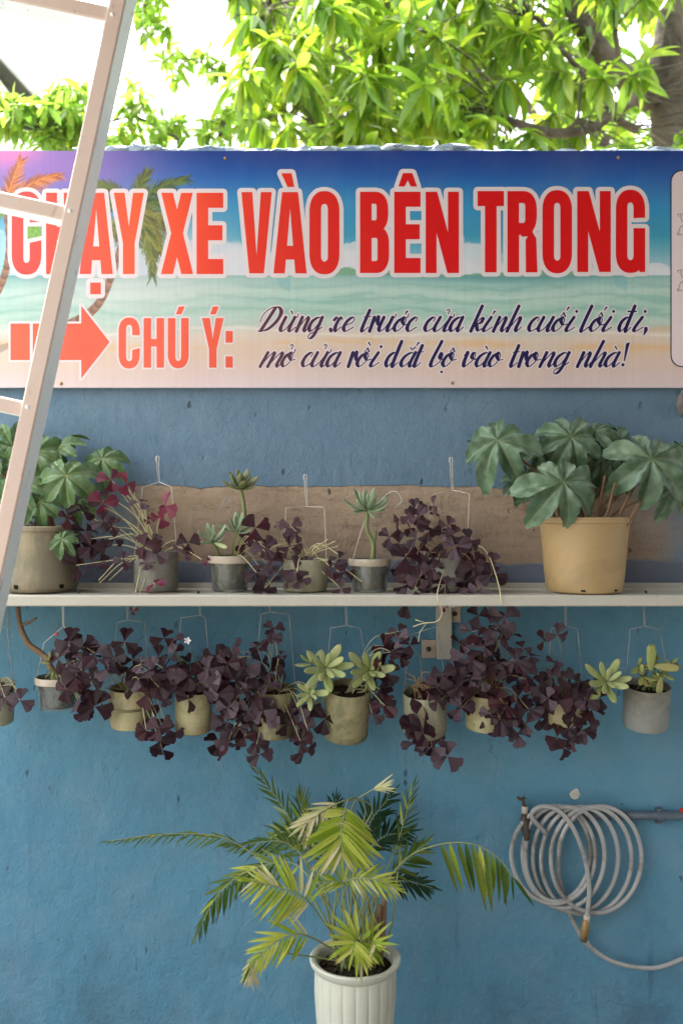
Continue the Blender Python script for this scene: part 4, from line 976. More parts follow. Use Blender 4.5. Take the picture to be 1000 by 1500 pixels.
# 6 dense oxalis
d = .12; base = shelf_base(652, d); H = S(50, d)
p6 = thing('potted_oxalis', 'bushy purple oxalis spilling over its pot onto the shelf edge above the bracket', 'potted plant', tuple(base), GS)
add_pot(p6, base, pot_mesh(.050, .050, H), M_pvc_grey, 0, 'pot', H-.01, .045); st_ = MB(); org = base+Vector((0, 0, H-.008))
ox_cluster(p6, [(600, 790, 40, 30, 18), (650, 830, 48, 28, 22), (690, 840, 32, 32, 13), (600, 830, 32, 22, 10), (655, 800, 35, 22, 9), (640, 855, 50, 18, 12), (608, 752, 16, 8, 3)], org, st_, .16, .5)
for (px, py, sz) in [(634, 741, .017), (637, 752, .011), (627, 772, .018), (655, 770, .017), (652, 782, .015), (686, 792, .021), (676, 800, .018), (720, 842, .024), (596, 882, .026), (650, 888, .013), (612, 758, .022)]: ox_leaf(p6, px, py, .2, sz, (px, py) == (650, 888), None, org, st_)
strings(st_, org, [(632, 745), (604, 758), (690, 800), (640, 780), (660, 775), (596, 880)], .15, .0012)
b = MB(); b.tube([org, W(690, 800, .17), W(712, 808, .19), W(728, 850, .21), W(735, 885, .23)], .0012, 5, True, 5); b.tube([org+Vector((0, -.03, 0)), W(640, 870, .235), W(647, 895, .24), W(640, 910, .24), W(620, 913, .24), W(605, 918, .24)], .0012, 5, True, 5)
b.tube([W(625, 912, .24), W(615, 925, .24), W(612, 940, .24)], .0008, 5); b.tube([W(622, 912, .24), W(608, 908, .24)], .0008, 5); b.build('trailing_roots', M_stem_pale, p6, kind='stuff')
st_.build('stems', M_stem_dry, p6, kind='stuff')
wire_hang(p6, 660, 670, 718, 724, 26, (base+Vector((-.05, 0, H-.004)), base+Vector((.05, 0, H-.004))), .1, M_wire)
# 7 big pot on the right
d = .135; base = shelf_base(855, d); H7 = S(876-764, d)-.004
p7 = thing('potted_begonia', 'clean tan plastic pot with large drooping grey-green leaves at the right end of the shelf', 'potted plant', tuple(base), GS)
prof = [(0, 0), (.074, 0), (.083, .003), (.086, .009), (.0885, .03), (.0935, H7*.55), (.1005, H7-.014), (.1045, H7-.013), (.1055, H7-.002), (.103, H7), (.100, H7-.001), (.098, H7-.02), (.09, .04)]
add_pot(p7, base, prof, M_tan, 0, 'pot', H7-.025, .097); holes(p7, base, .0853, .014, (-106, -52, 20, 150), .0062, True)
org = base+Vector((0, 0, H7-.03))
big_leaves(p7, [(728, 645, .17, 66, -28, -.25, -1, .95, 0), (836, 640, .15, 58, -5, .05, -.9, 1.1, 1), (824, 706, .25, 72, 12, 0, -1, .85, 2), (953, 672, .20, 76, -8, .15, -1, .9, 3), (765, 700, .10, 36, 10, -.1, -1, .3, 4), (880, 665, .09, 52, 30, .1, -1, .5, 4),
                (905, 650, .10, 50, 10, .1, -.8, .9, 1), (790, 655, .09, 44, -10, 0, -1, .5, 2), (1010, 665, .12, 56, 50, .35, -.9, .8, 0), (900, 690, .08, 46, 40, .1, -1, .4, 3), (800, 700, .08, 42, -30, -.1, -1, .2, 1), (985, 715, .14, 46, 30, .2, -1, .3, 2), (870, 632, .10, 40, 100, .1, -.8, 1, 4)], org, BG, M_stem_brn)
b = MB()
for k in range(9): a = Vector((rv(-.07, .075), rv(-.06, .03), -.005)); b.tube([org+a, org+a+Vector((a.x*.5, 0, .05)), org+a+Vector((a.x*1.1, rv(-.02, .02), .10+rv(0, .04)))], [.0055, .003], 7, True, 4)
b.build('old_stalks', M_stem_brn, p7, kind='stuff')

# ------------------------------------------------------------------ hanging planters
def cup(px, top, bot, wpx, d, mat, label, tilt=0, hx=None, sh=925, name='hanging_oxalis', cat='hanging planter', wm=M_wire_dark, band=False, jar_=False, tx=6):
    r = S(wpx/2, d); Ht = S(bot-top, d)-.004; base = W(px, bot-2, d); base.z += .003
    o = thing(name, label, cat, tuple(base), GH)
    if jar_:
        jar(o, base, r, Ht); Mx = Matrix.Translation(base)
    else:
        Mx = add_pot(o, base, pot_mesh(r, r*.985, Ht, .0035, 0, 0, band=band), mat, tilt, 'pot', Ht-.016, r-.005, tx)
        if band: b = MB(); b.lathe([(r*.99, Ht*.50), (r*1.06, Ht*.51), (r*1.07, Ht*.56), (r*1.0, Ht*.57)], 48, Mx); b.build('pot_band', M_pvc_mos, o)
    hx = hx or px; tp = Vector(((hx-500)/F*(D-.162), -d if d < .215 else -.2185, SH-.0248)); 
    # the hook reaches over to whichever rail it hangs from
    tp.y = -.162
    lp = Mx @ Vector((-r*.98, 0, Ht-.006)); rp = Mx @ Vector((r*.98, 0, Ht-.006))
    b = MB(); Fk = W(hx+1, min(917, sh-4), .15)
    b.tube([tp, tp+Vector((.001, 0, -.006)), Fk], .0009, 5); b.tube([tp+Vector((-.003, 0, 0)), Fk+Vector((-.002, 0, .002)), Fk], .0009, 5)
    for (hw, end) in ((-wpx*.33, lp), (wpx*.33, rp)):
        q = W(px+hw, sh, d); b.tube([Fk, Fk+(q-Fk)*.9, q, q+(end-q)*.08, end], .0010, 5)
    b.build('wire_hanger', wm, o)
    return o, Mx @ Vector((0, 0, Ht-.012)), Mx, r, Ht
def ox_plant(o, org, regs, extra, d, stem_mat, share=.5, st_ends=()):
    s_ = MB(); ox_cluster(o, regs, org, s_, d+.05, share)
    for (px, py, sz) in extra: ox_leaf(o, px, py, d+.05+rv(-.01, .02), sz, False, None, org, s_)
    strings(s_, org, st_ends, d+.04, .0010); s_.build('stems', stem_mat, o, kind='stuff')
d = .13
o, org, Mx, r, Ht = cup(-6, 1000, 1062, 52, d, M_pvc_green, 'greenish pot with purple leaves hanging at the left edge, cut by the frame', 3, 12)
ox_plant(o, org, [(2, 1022, 14, 12, 5), (-18, 1015, 20, 20, 6)], [(30, 1026, .022)], d, M_stem_pale, .8, [(25, 1010), (20, 1020)])
o, org, Mx, r, Ht = cup(85, 992, 1042, 62, d, None, 'square-shouldered glass jar hanging from wire under the left pot, with a long bare stem', 0, 93, 942, 'hanging_jar', wm=M_wire, jar_=True)
b = MB(); b.tube([org, W(66, 962, d), W(44, 945, d), W(33, 925, d), W(28, 905, d), W(27, 889, d)], [.0075, .007, .006, .0055], 9, True, 6); b.tube([W(33, 915, d), W(43, 912, d), W(54, 905, d)], [.004, .003], 7, True, 4); b.build('bare_stem', M_stem_brn, o)
b = MB(); lump(b, Vector((W(91, 929, d).x, -.19+.02, W(91, 929, .17).z)), .004, (1, 1, 1.2), 1); b.build('red_bead', M_redbead, o)
rosette(o, 76, 968, d+.03, 16, 'y', Vector((-.3, -.6, .8)), 10); rosette(o, 80, 985, d+.04, 14, 'y', Vector((0, -.6, -.6)), 8)
ox_plant(o, org, [(112, 965, 34, 28, 17), (110, 1005, 28, 24, 12), (132, 1035, 18, 16, 6)], [(102, 940, .026), (125, 950, .025), (140, 957, .022), (148, 1030, .02), (120, 1042, .02)], d, M_stem_pale, .4)
o, org, Mx, r, Ht = cup(192, 1006, 1067, 60, d, M_pvc_yel, 'yellowed pot with a raised band, third from the left in the hanging row', 0, 187, 912, band=True)
ox_plant(o, org, [(212, 985, 36, 22, 17), (225, 1005, 26, 22, 10), (170, 975, 20, 12, 6), (226, 1065, 22, 16, 8)], [(183, 940, .024), (165, 968, .022), (235, 1085, .026), (248, 1075, .024), (238, 1098, .022), (215, 1070, .02)], d, M_stem_pale, .7, [(150, 985), (150, 1010), (130, 1000), (140, 1020), (155, 990)])
o, org, Mx, r, Ht = cup(283, 1010, 1074, 54, d, M_pvc_yel, 'pale yellow pot hanging below a tiny white flower', 2, 293, 905)
ox_plant(o, org, [(272, 985, 26, 22, 13), (300, 1000, 28, 32, 14), (245, 1000, 18, 20, 7)], [(240, 935, .022), (252, 940, .022), (256, 955, .016), (232, 962, .018), (276, 1024, .024)], d, M_stem_grn, .6)
b = MB(); fl = W(275, 938, d+.06); b.tube([org, (org+fl)/2+Vector((.01, 0, 0)), fl], .0007, 5, False, 4); b.build('flower_stem', M_stem_grn, o)
b = MB()
for k in range(5):
    a = k*1.2566; dr = Vector((math.cos(a), -.5, math.sin(a))); nr = Vector((-.5*math.cos(a), -1, -.5*math.sin(a))).normalized(); e = fl+dr*.009; s_ = dr.cross(nr).normalized()*.003
    b.add([fl, fl+dr*.005+s_, e, fl+dr*.005-s_], [(0, 1, 2, 3)])
b.build('flower', M_petal, o)
o, org, Mx, r, Ht = cup(403, 1008, 1080, 62, d, M_pvc_mos, 'brownish pot almost hidden by the densest purple foliage of the hanging row', 0, 395, 900)
ox_plant(o, org, [(345, 1010, 42, 40, 34), (385, 985, 32, 24, 14), (360, 1055, 42, 28, 20), (320, 985, 26, 26, 12), (410, 1045, 30, 22, 12), (335, 965, 26, 12, 6), (330, 1085, 16, 8, 3), (445, 1068, 16, 22, 6)],
         [(401, 922, .020), (396, 934, .020), (390, 945, .015), (378, 950, .018), (413, 960, .012), (375, 945, .012), (475, 1053, .027), (458, 1045, .024), (446, 1098, .025), (440, 1085, .022), (380, 1105, .022), (376, 1090, .02), (330, 1095, .025), (343, 1080, .024)], d, M_stem_pale, .35, [(400, 925), (385, 1080), (440, 1095)])
o, org, Mx, r, Ht = cup(506, 1003, 1082, 66, d, M_pvc_mos, 'mossy tan hanging pot with pale green star-shaped succulents, its dark mouth showing', 3, 507, 920, 'hanging_succulent', tx=14)
b = MB(); b.tube([org+Vector((-.02, 0, 0)), W(480, 1015, d+.06), W(472, 980, d+.06)], .0035, 7, True, 4); b.tube([org+Vector((.02, 0, 0)), W(535, 1010, d+.05), W(540, 985, d+.05)], .003, 7, True, 4); b.tube([org+Vector((-.03, 0, 0)), W(462, 1030, d+.06), W(455, 1018, d+.06)], .0025, 7, True, 4); b.build('stems', M_stem_grn, o, kind='stuff')
rosette(o, 477, 978, d+.07, 36, 'y', Vector((.1, -1, .35)), 14, open_=.6); rosette(o, 456, 970, d+.05, 20, 'y', Vector((-.3, -.6, .8)), 9, open_=.7); rosette(o, 453, 1016, d+.07, 24, 'y', Vector((-.1, -1, .2)), 10, open_=.6); rosette(o, 540, 982, d+.06, 32, 'y', Vector((.1, -1, .4)), 12, open_=.65)
ox_plant(o, org, [(552, 1022, 20, 18, 10), (578, 948, 18, 22, 11), (560, 985, 18, 12, 5)], [(545, 1045, .02), (583, 925, .018)], d-.02, M_stem_pale, .6)
o, org, Mx, r, Ht = cup(622, 1012, 1078, 64, d, M_pvc_green, 'greenish pot full of dry straw-coloured stems directly below the shelf bracket', -1, 640, 930, tx=10)
ox_plant(o, org, [(632, 1025, 22, 16, 7), (612, 1058, 20, 18, 9), (622, 1085, 20, 14, 6), (645, 1000, 20, 12, 6)], [(618, 1075, .026), (632, 1095, .026), (655, 1108, .027), (605, 1065, .024), (600, 945, .018)], d, M_stem_dry, .9, [(rv(590, 660), rv(980, 1010)) for _ in range(26)]+[(rv(600, 650), rv(1030, 1070)) for _ in range(14)])
o, org, Mx, r, Ht = cup(712, 1014, 1070, 62, d, M_pvc_yel, 'yellow-green pot under a tall heap of purple leaves right of the bracket', 0, 720, 925)
ox_plant(o, org, [(690, 985, 34, 30, 20), (735, 985, 34, 22, 14), (665, 1005, 28, 20, 12), (740, 1045, 30, 26, 18), (700, 945, 32, 20, 12), (768, 1015, 22, 26, 9), (688, 1030, 22, 14, 6)],
         [(738, 905, .028), (728, 915, .028), (735, 930, .026), (700, 902, .020), (748, 930, .018), (722, 960, .018), (775, 962, .018), (765, 950, .016), (690, 925, .02), (672, 1035, .024), (706, 1045, .026), (757, 1075, .024), (745, 1065, .022), (770, 1060, .018)], d, M_stem_dry, .5, [(rv(690, 760), rv(960, 1000)) for _ in range(14)])
o, org, Mx, r, Ht = cup(826, 1024, 1062, 58, d, M_pvc_yel, 'pale yellow pot peeking through purple leaves, second from the right in the hanging row', 0, 828, 921)
ox_plant(o, org, [(820, 1005, 34, 22, 16), (850, 1030, 26, 22, 12), (795, 1025, 22, 22, 9), (838, 1060, 22, 18, 10), (870, 1020, 20, 14, 6)],
         [(816, 930, .020), (795, 938, .018), (812, 972, .018), (814, 982, .016), (768, 985, .022), (825, 1095, .026), (815, 1080, .022), (838, 1082, .024), (790, 1052, .02), (858, 1052, .022)], d, M_stem_grn, .5, [(rv(790, 860), rv(970, 1000)) for _ in range(8)])
rosette(o, 888, 998, d+.06, 32, 'y', Vector((-.1, -1, .5)), 14, open_=.6)
o, org, Mx, r, Ht = cup(944, 1002, 1068, 66, d, M_pvc_grey, 'plain grey hanging pipe pot with a small jade-like succulent, last on the right', 0, 943, 922, 'hanging_succulent', tx=10)
b = MB(); js = [(935, 975), (958, 970), (970, 985), (948, 960), (962, 1000), (940, 990), (975, 975)]
for (px, py) in js: b.tube([org+Vector((rv(-.02, .02), rv(-.01, .01), 0)), (org+W(px, py, d+.02))/2+Vector((rv(-.01, .01), 0, .01)), W(px, py, d+.03)], [.003, .002], 6, True, 4)
b.build('stems', M_stem_grn, o, kind='stuff')
J = plump_mesh(M_jade, .26, .14, .15)
for (px, py) in js:
    for k in range(6):
        a = rv(0, 6.28); inst('succulent_leaf', J, o, orient(W(px, py, d+.03), (math.cos(a), -.6, math.sin(a)*.9), (0, -.5, 1), S(rv(13, 24), d)))
for (px, py, dx, dz, L) in [(952, 985, 0, 1, 42), (955, 975, 1, -.1, 38), (968, 990, -.2, -1, 30)]: inst('succulent_leaf', J, o, orient(W(px, py, d+.05), (dx, -.1, dz), (0, -1, .2), S(L, d)*.8, S(L, d), S(L, d)*.7))

# ------------------------------------------------------------------ urn with parlour palm
d = .34; rimc = W(520, 1400, d); Hu = rimc.z-.004
kerb = MB(); kerb.box((-6, -.62, .0), (6, -.0045, .05), None, .006); kerb.build('raised_kerb', M_conc, None, False, kind='structure')
ub = Vector((rimc.x, -d, .0505)); Hu = rimc.z-.0505
palm = thing('potted_palm', 'fluted white urn holding a parlour palm with green, yellow and bleached fronds', 'potted plant', tuple(ub))
b = MB(); Rm = S(65, d)
prof = [(0, 0), (.055, 0), (.06, .004), (.062, .02), (.066, Hu*.35), (.078, Hu*.62), (.0835, Hu*.82), (.083, Hu-.026), (.082, Hu-.022), (.088, Hu-.018), (.0935, Hu-.010), (.0945, Hu-.003), (.0915, Hu), (.086, Hu-.001), (.079, Hu-.006), (.077, Hu-.03), (.07, Hu-.08)]
def flute(a, j, z):
    if not (3 <= j <= 7): return 1.0
    k = abs(math.sin(a*10)); return 1+.028*(k**.45)-.012
b.lathe(prof, 240, Matrix.Translation(ub), flute); b.build('urn', M_urn, palm, True, 50)
b = MB(); n = 28; vs = [ub+Vector((0, 0, Hu-.02))]
for k in range(n): vs.append(ub+Vector((.077*math.cos(2*math.pi*k/n), .077*math.sin(2*math.pi*k/n), Hu-.024)))
b.add(vs, [(0, 1+k, 1+(k+1) % n) for k in range(n)])
for k in range(60): a = rv(0, 6.28); q = math.sqrt(random.random())*.07; lump(b, ub+Vector((q*math.cos(a), q*math.sin(a), Hu-.02)), rv(.003, .008), (1, 1, .6), k, 1)
b.build('soil', M_soil, palm)
BLN = {k: [blade_mesh(m, 7, .057, .35, dr, name='leaflet') for dr in (.08, .22, .4)] for k, m in (('y', M_palm_y), ('g', M_palm_g), ('d', M_palm_d), ('b', M_palm_b))}
soil = ub+Vector((0, 0, Hu-.02))
def frond(pts, start, n, ll, kind, spread=55, gravity=.5, wid=1.0, bare=.0, side=(1, -1), facing=(0, -1, .5), stem_r=.0022, jitter=.15):
    P = [soil+Vector((rv(-.03, .03), rv(-.02, .02), 0))]+[W(*p) for p in pts]
    C = cat_rom(P, 8); b = MB(); b.tube(C, [stem_r, stem_r*.35], 6, False); fr = b.build('frond', M_stem_grn, palm)
    m = len(C); i0 = int(m*start); fac = Vector(facing); n = round(n*1.6)
    for k in range(n):
        t_ = (k+.5)/n; x = i0+(m-1-i0)*t_; i = min(m-2, int(x)); p = C[i].lerp(C[i+1], x-i); tan = (C[min(i+1, m-1)]-C[max(i-1, 0)]).normalized()
        sd = tan.cross(fac).normalized()
        for s_ in side:
            L = S(ll, .3)*(.55+.6*math.sin(math.pi*min(1, t_*.85+.12)))*rv(.85, 1.1)*(1-.25*t_)
            a = R(spread*(1-.55*t_)+rv(-8, 8)); dr = tan*math.cos(a)+sd*s_*math.sin(a)+Vector((0, rv(-jitter, jitter)-.05, -gravity*rv(.6, 1.2)))
            kk = kind if random.random() > .12 else ('b' if kind == 'y' else 'y' if kind == 'g' else 'd')
            inst('leaflet', random.choice(BLN[kk]), fr, orient(p, dr, fac+Vector((rv(-.3, .3), 0, rv(-.1, .3))), L*wid, L, L))
    dr = (C[-1]-C[-3]); inst('leaflet', BLN[kind][0], fr, orient(C[-1], dr, fac, S(ll, .3)*.6*wid, S(ll, .3)*.6, S(ll, .3)*.6))
frond([(560, 1290, .2), (585, 1225, .14), (606, 1150, .10)], .50, 9, 36, 'g', 30, .25, .8)
frond([(530, 1280, .22), (555, 1230, .16), (600, 1218, .12)], .50, 9, 48, 'd', 45, .1)
frond([(500, 1290, .24), (490, 1220, .14), (492, 1170, .10)], .62, 9, 34, 'd', 50, -.1)
frond([(550, 1300, .2), (590, 1290, .14), (632, 1300, .10)], .45, 9, 46, 'd', 45, .2)
frond([(530, 1280, .16), (540, 1210, .10), (572, 1165, .07)], .5, 10, 44, 'd', 45, .1)
frond([(470, 1280, .16), (440, 1230, .10), (405, 1215, .08)], .5, 9, 44, 'g', 45, .2)
frond([(490, 1300, .2), (470, 1240, .15), (455, 1190, .14)], .5, 8, 40, 'g', 40, .1)
frond([(450, 1270, .2), (425, 1200, .12), (368, 1118, .08)], .55, 10, 34, 'g', 32, .05, .8)
frond([(455, 1280, .2), (445, 1220, .15), (440, 1165, .12)], .6, 6, 40, 'g', 30, -.1, .8)
frond([(445, 1300, .26), (370, 1250, .22), (320, 1225, .2), (240, 1222, .18), (160, 1232, .16)], .42, 15, 34, 'g', 26, .45, .8)
frond([(465, 1290, .25), (420, 1235, .2), (345, 1238, .18)], .5, 8, 44, 'g', 40, .3, .9)
frond([(440, 1290, .3), (370, 1275, .3), (320, 1310, .3), (290, 1365, .3)], .38, 12, 46, 'g', 50, .6, .95)
frond([(470, 1310, .34), (430, 1265, .3), (380, 1270, .3), (350, 1290, .3)], .45, 8, 48, 'g', 55, .6)
frond([(470, 1345, .40), (445, 1315, .44), (410, 1300, .46), (368, 1290, .48)], .42, 10, 50, 'y', 62, .55, 1.0)
frond([(460, 1375, .44), (425, 1370, .48), (390, 1390, .50), (366, 1420, .50)], .30, 9, 44, 'y', 48, .4, 1.0)
frond([(385, 1395, .50), (365, 1430, .51)], .80, 4, 34, 'b', 40, .8, .8)
frond([(508, 1290, .30), (535, 1190, .34), (512, 1170, .42), (500, 1215, .48), (500, 1250, .49)], .66, 13, 64, 'y', 78, .25, 1.0, facing=(0, -1, .1))
frond([(520, 1250, .32), (545, 1185, .36), (510, 1172, .42), (470, 1190, .46), (445, 1208, .47)], .66, 10, 44, 'b', 40, .5, .9, side=(1, -1))
frond([(525, 1250, .32), (515, 1185, .36), (540, 1160, .40), (560, 1153, .42)], .80, 3, 30, 'b', 20, .0, .8)
frond([(515, 1310, .34), (510, 1290, .42), (545, 1288, .46), (580, 1302, .47)], .5, 9, 34, 'y', 45, .2, .9)
frond([(500, 1330, .34), (505, 1295, .40), (470, 1290, .42)], .6, 5, 30, 'y', 40, .2)
frond([(545, 1330, .3), (590, 1262, .3), (640, 1238, .32), (690, 1236, .33), (728, 1256, .34), (752, 1286, .35)], .50, 8, 82, 'g', 70, .9, .95, side=(1,), jitter=.05)
frond([(555, 1310, .3), (585, 1270, .26), (618, 1238, .24)], .55, 6, 46, 'g', 40, .45)
frond([(525, 1385, .40), (520, 1378, .43), (516, 1395, .46)], .35, 9, 50, 'y', 85, .1, 1.1, facing=(0, -1, .8))
frond([(540, 1380, .40), (550, 1385, .44)], .4, 5, 42, 'y', 60, .15)
b = MB()
for k in range(16):
    a = Vector((rv(-.045, .05), rv(-.03, .04), 0)); b.tube([soil+a, soil+a*1.3+Vector((rv(-.02, .02), 0, .07)), soil+a*1.7+Vector((rv(-.03, .03), 0, rv(.12, .20)))], [.003, .0015], 6, True, 4)
b.build('canes', M_stem_grn, palm, kind='stuff')
b = MB()
for k in range(3): a = Vector((.03+.01*k, .01*k, 0)); b.tube([soil+a, soil+a+Vector((.004*k, 0, .06)), soil+a+Vector((.012, 0, .10+.02*k))], [.008, .005], 8, True, 4)
b.build('old_trunk', M_stem_brn, palm)

# ------------------------------------------------------------------ pipe, tap and hose
pz = W(900, 1196).z
pipe = thing('water_pipe', 'dark painted water pipe along the wall with a tap end and red valve lever', 'pipe', tuple(W(1000, 1196, .02)))
b = MB(); b.tube([W(783, 1194, .018), W(1330, 1196, .018)], .0105, 16); b.build('pipe_body', M_pipe, pipe)
for px in (965, 1120):
    b = MB(); q = W(px, 1196, .018); b.tube([q+Vector((-.008, 0, 0)), q+Vector((.008, 0, 0))], .0125, 16)
    b.box((q.x-.006, -.019, q.z-.018), (q.x+.006, -.0005, q.z+.018))
    b.build('pipe_clip', M_pipe, pipe, True, 40)
b = MB(); q = W(1000, 1188, .02); b.box((q.x-.014, -.040, q.z+.002), (q.x+.045, -.030, q.z+.011), None, .002); b.build('valve_lever', M_red, pipe, False)
b = MB(); b.tube([W(1010, 1196, .018), W(1026, 1196, .018)], .015, 12); b.tube([W(1018, 1194, .018), W(1018, 1184, .034)], .005, 8); b.build('valve_body', M_brass, pipe)
b = MB(); b.tube([W(783, 1194, .018), W(773, 1194, .022), W(769, 1192, .03), W(768, 1200, .035)], .009, 12, True, 4); b.tube([W(768, 1188, .033), W(768, 1180, .033)], .0065, 12); b.tube([W(767, 1180, .033), W(766, 1174, .033), W(763, 1170, .033)], [.004, .0032], 8)
b.build('tap_elbow', M_rust, pipe)
b = MB(); b.tube([W(768, 1191, .0352), W(768, 1181, .0352)], .0075, 14); b.build('seal_tape', M_tape, pipe)
b = MB(); b.tube([W(757, 1168, .033), W(763, 1171, .033), W(768, 1168, .03)], .0036, 8, True, 3); b.build('tap_handle', M_rust, pipe)
hose = thing('garden_hose', 'coiled grey hose with brass end hanging over the water pipe', 'hose', tuple(W(850, 1250, .04)))
b = MB(); b.tube([W(768, 1193, .036), W(768.5, 1200, .036), W(770, 1215, .037), W(771, 1226, .038), W(771.5, 1230, .038)], [.0085, .0115, .0105, .0080, .0078], 14); b.build('dark_coupling', M_dark, hose)
Ls = [769, 748, 765, 780, 792, 806, 817]; Rs = [862, 866, 876, 893, 916, 932, 945]; tops = [1181, 1181, 1182, 1182, 1182, 1181, 1182]; bots = [1320, 1322, 1328, 1335, 1340, 1338, 1336]
path = [W(771.5, 1229, .038), W(769.5, 1238, .038)]
nl = 6
for i in range(nl):
    for k in range(24):
        u = k/24; a = math.pi*.80+2*math.pi*u       # start lower left, go under to the right, up, over and left
        j = i+u; i0, f = int(j), j-int(j); L = Ls[i0]+(Ls[i0+1]-Ls[i0])*f; Rr = Rs[i0]+(Rs[i0+1]-Rs[i0])*f
        tp = tops[i0]; bt = bots[i0]+(bots[i0+1]-bots[i0])*f
        cx, cy = (L+Rr)/2, (tp+bt)/2
        a = math.pi - 2*math.pi*u
        dep = .036+.010*math.sin(a*1.0+i*.9)+.004*((i*7) % 3)
        if math.sin(a) < -.5: dep = max(dep, .040)
        path.append(W(cx+(Rr-L)/2*math.cos(a), cy+(bt-tp)/2*math.sin(a), dep))
path = [q for q in path]
tail = [(817, 1275, .03), (822, 1300, .03), (832, 1333, .028), (845, 1362, .028), (862, 1385, .03), (885, 1403, .03), (915, 1414, .03), (955, 1418, .03), (990, 1408, .03), (1060, 1375, .03), (1150, 1300, .03), (1200, 1210, .03)]
path += [W(*p) for p in tail]
b = MB(); b.tube(path, .0055, 10, True, 3); b.build('hose_coil', M_hose, hose)
b = MB(); b.tube([W(*p) for p in [(800, 1222, .05), (778, 1196, .055), (790, 1182, .058), (815, 1186, .060), (838, 1212, .060), (855, 1255, .060), (862, 1300, .060), (860, 1335, .060), (858, 1350, .060)]], .0055, 10, True, 6); b.build('hose_end', M_hose, hose)
b = MB(); b.tube([W(858.5, 1345, .06), W(857, 1354, .06), W(855.5, 1366, .06), W(854, 1379, .06)], [.0075, .0090, .0105, .0078], 14); b.build('brass_coupling', M_brass, hose)
b = MB(); b.tube([W(859, 1341, .06), W(858, 1349, .06)], .0078, 12); b.build('seal_ring', M_tape, hose)

# ------------------------------------------------------------------ ladder
LD = .60
lad = thing('ladder', 'white metal ladder leaning across the left edge in front of the banner', 'ladder', (-.75, -LD, .12))
sl = math.atan(.2159); tdir = Vector((math.sin(sl), 0, math.cos(sl))); rdir = Vector((-math.cos(sl), 0, math.sin(sl)))
p0 = W(160, 0, LD)          # left front edge of the stile at the frame top
wF, dp = S(24, LD), .062
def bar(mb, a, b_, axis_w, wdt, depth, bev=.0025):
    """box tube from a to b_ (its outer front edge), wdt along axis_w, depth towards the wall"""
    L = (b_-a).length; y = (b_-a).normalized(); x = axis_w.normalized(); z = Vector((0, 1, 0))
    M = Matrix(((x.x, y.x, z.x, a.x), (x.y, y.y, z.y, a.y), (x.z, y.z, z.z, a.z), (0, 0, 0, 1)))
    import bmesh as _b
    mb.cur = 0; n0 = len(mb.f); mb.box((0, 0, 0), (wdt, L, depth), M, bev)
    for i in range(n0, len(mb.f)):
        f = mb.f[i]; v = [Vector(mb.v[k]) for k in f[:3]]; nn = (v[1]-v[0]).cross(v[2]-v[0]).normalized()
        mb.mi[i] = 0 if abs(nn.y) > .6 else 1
kfoot = (p0.z-.125)/tdir.z
for off, nm in ((0, 'stile'), (.46, 'stile')):
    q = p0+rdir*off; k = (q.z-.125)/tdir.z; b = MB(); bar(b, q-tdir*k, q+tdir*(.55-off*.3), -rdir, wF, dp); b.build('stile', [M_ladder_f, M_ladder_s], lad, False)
for py in (-286, 6, 299, 587, 880, 1170, 1460):
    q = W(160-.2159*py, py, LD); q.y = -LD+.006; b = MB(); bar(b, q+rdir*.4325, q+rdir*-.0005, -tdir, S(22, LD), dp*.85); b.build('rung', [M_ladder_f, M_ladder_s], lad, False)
b = MB()
for py in (15, 303, 590):
    q = W(168-.2159*py, py+6, LD); b.lathe([(0, .003), (.003, .002), (.004, 0)], 10, Matrix.Translation(q) @ Matrix.Rotation(R(90), 4, 'X'))
b.build('rivet', M_ladder_s, lad)

# ------------------------------------------------------------------ trees behind the wall
TB = blade_mesh(M_mango, 6, .115, .45, .30, name='leaf', wpos=.48)
TS = blade_mesh(M_small, 4, .17, .35, .18, name='leaf', wpos=.5)
def mesh_arrays(me):
    n = len(me.vertices); c = np.empty(n*3); me.vertices.foreach_get('co', c); return c.reshape(-1, 3), np.array([list(p.vertices) for p in me.polygons])
def joined(name, tmpl, mats, mat, parent, rnds):
    v, f = mesh_arrays(tmpl); n = len(mats)
    A = np.array([[list(r) for r in m] for m in mats]); V = np.einsum('nij,kj->nki', A[:, :3, :3], v)+A[:, None, :3, 3]
    Fc = (f[None]+(np.arange(n)*len(v))[:, None, None]).reshape(-1, 4)
    me = bpy.data.meshes.new(name); me.vertices.add(n*len(v)); me.vertices.foreach_set('co', V.ravel())
    me.loops.add(Fc.size); me.loops.foreach_set('vertex_index', Fc.ravel()); me.polygons.add(len(Fc))
    me.polygons.foreach_set('loop_start', np.arange(0, Fc.size, 4)); me.polygons.foreach_set('loop_total', np.full(len(Fc), 4)); me.update(calc_edges=True)
    me.polygons.foreach_set('use_smooth', [True]*len(me.polygons))
    at = me.attributes.new('rnd', 'FLOAT', 'POINT'); at.data.foreach_set('value', np.repeat(rnds, len(v)))
    me.materials.append(mat); o = bpy.data.objects.new(name, me); col.objects.link(o); place(o, parent); o['kind'] = 'stuff'; return o
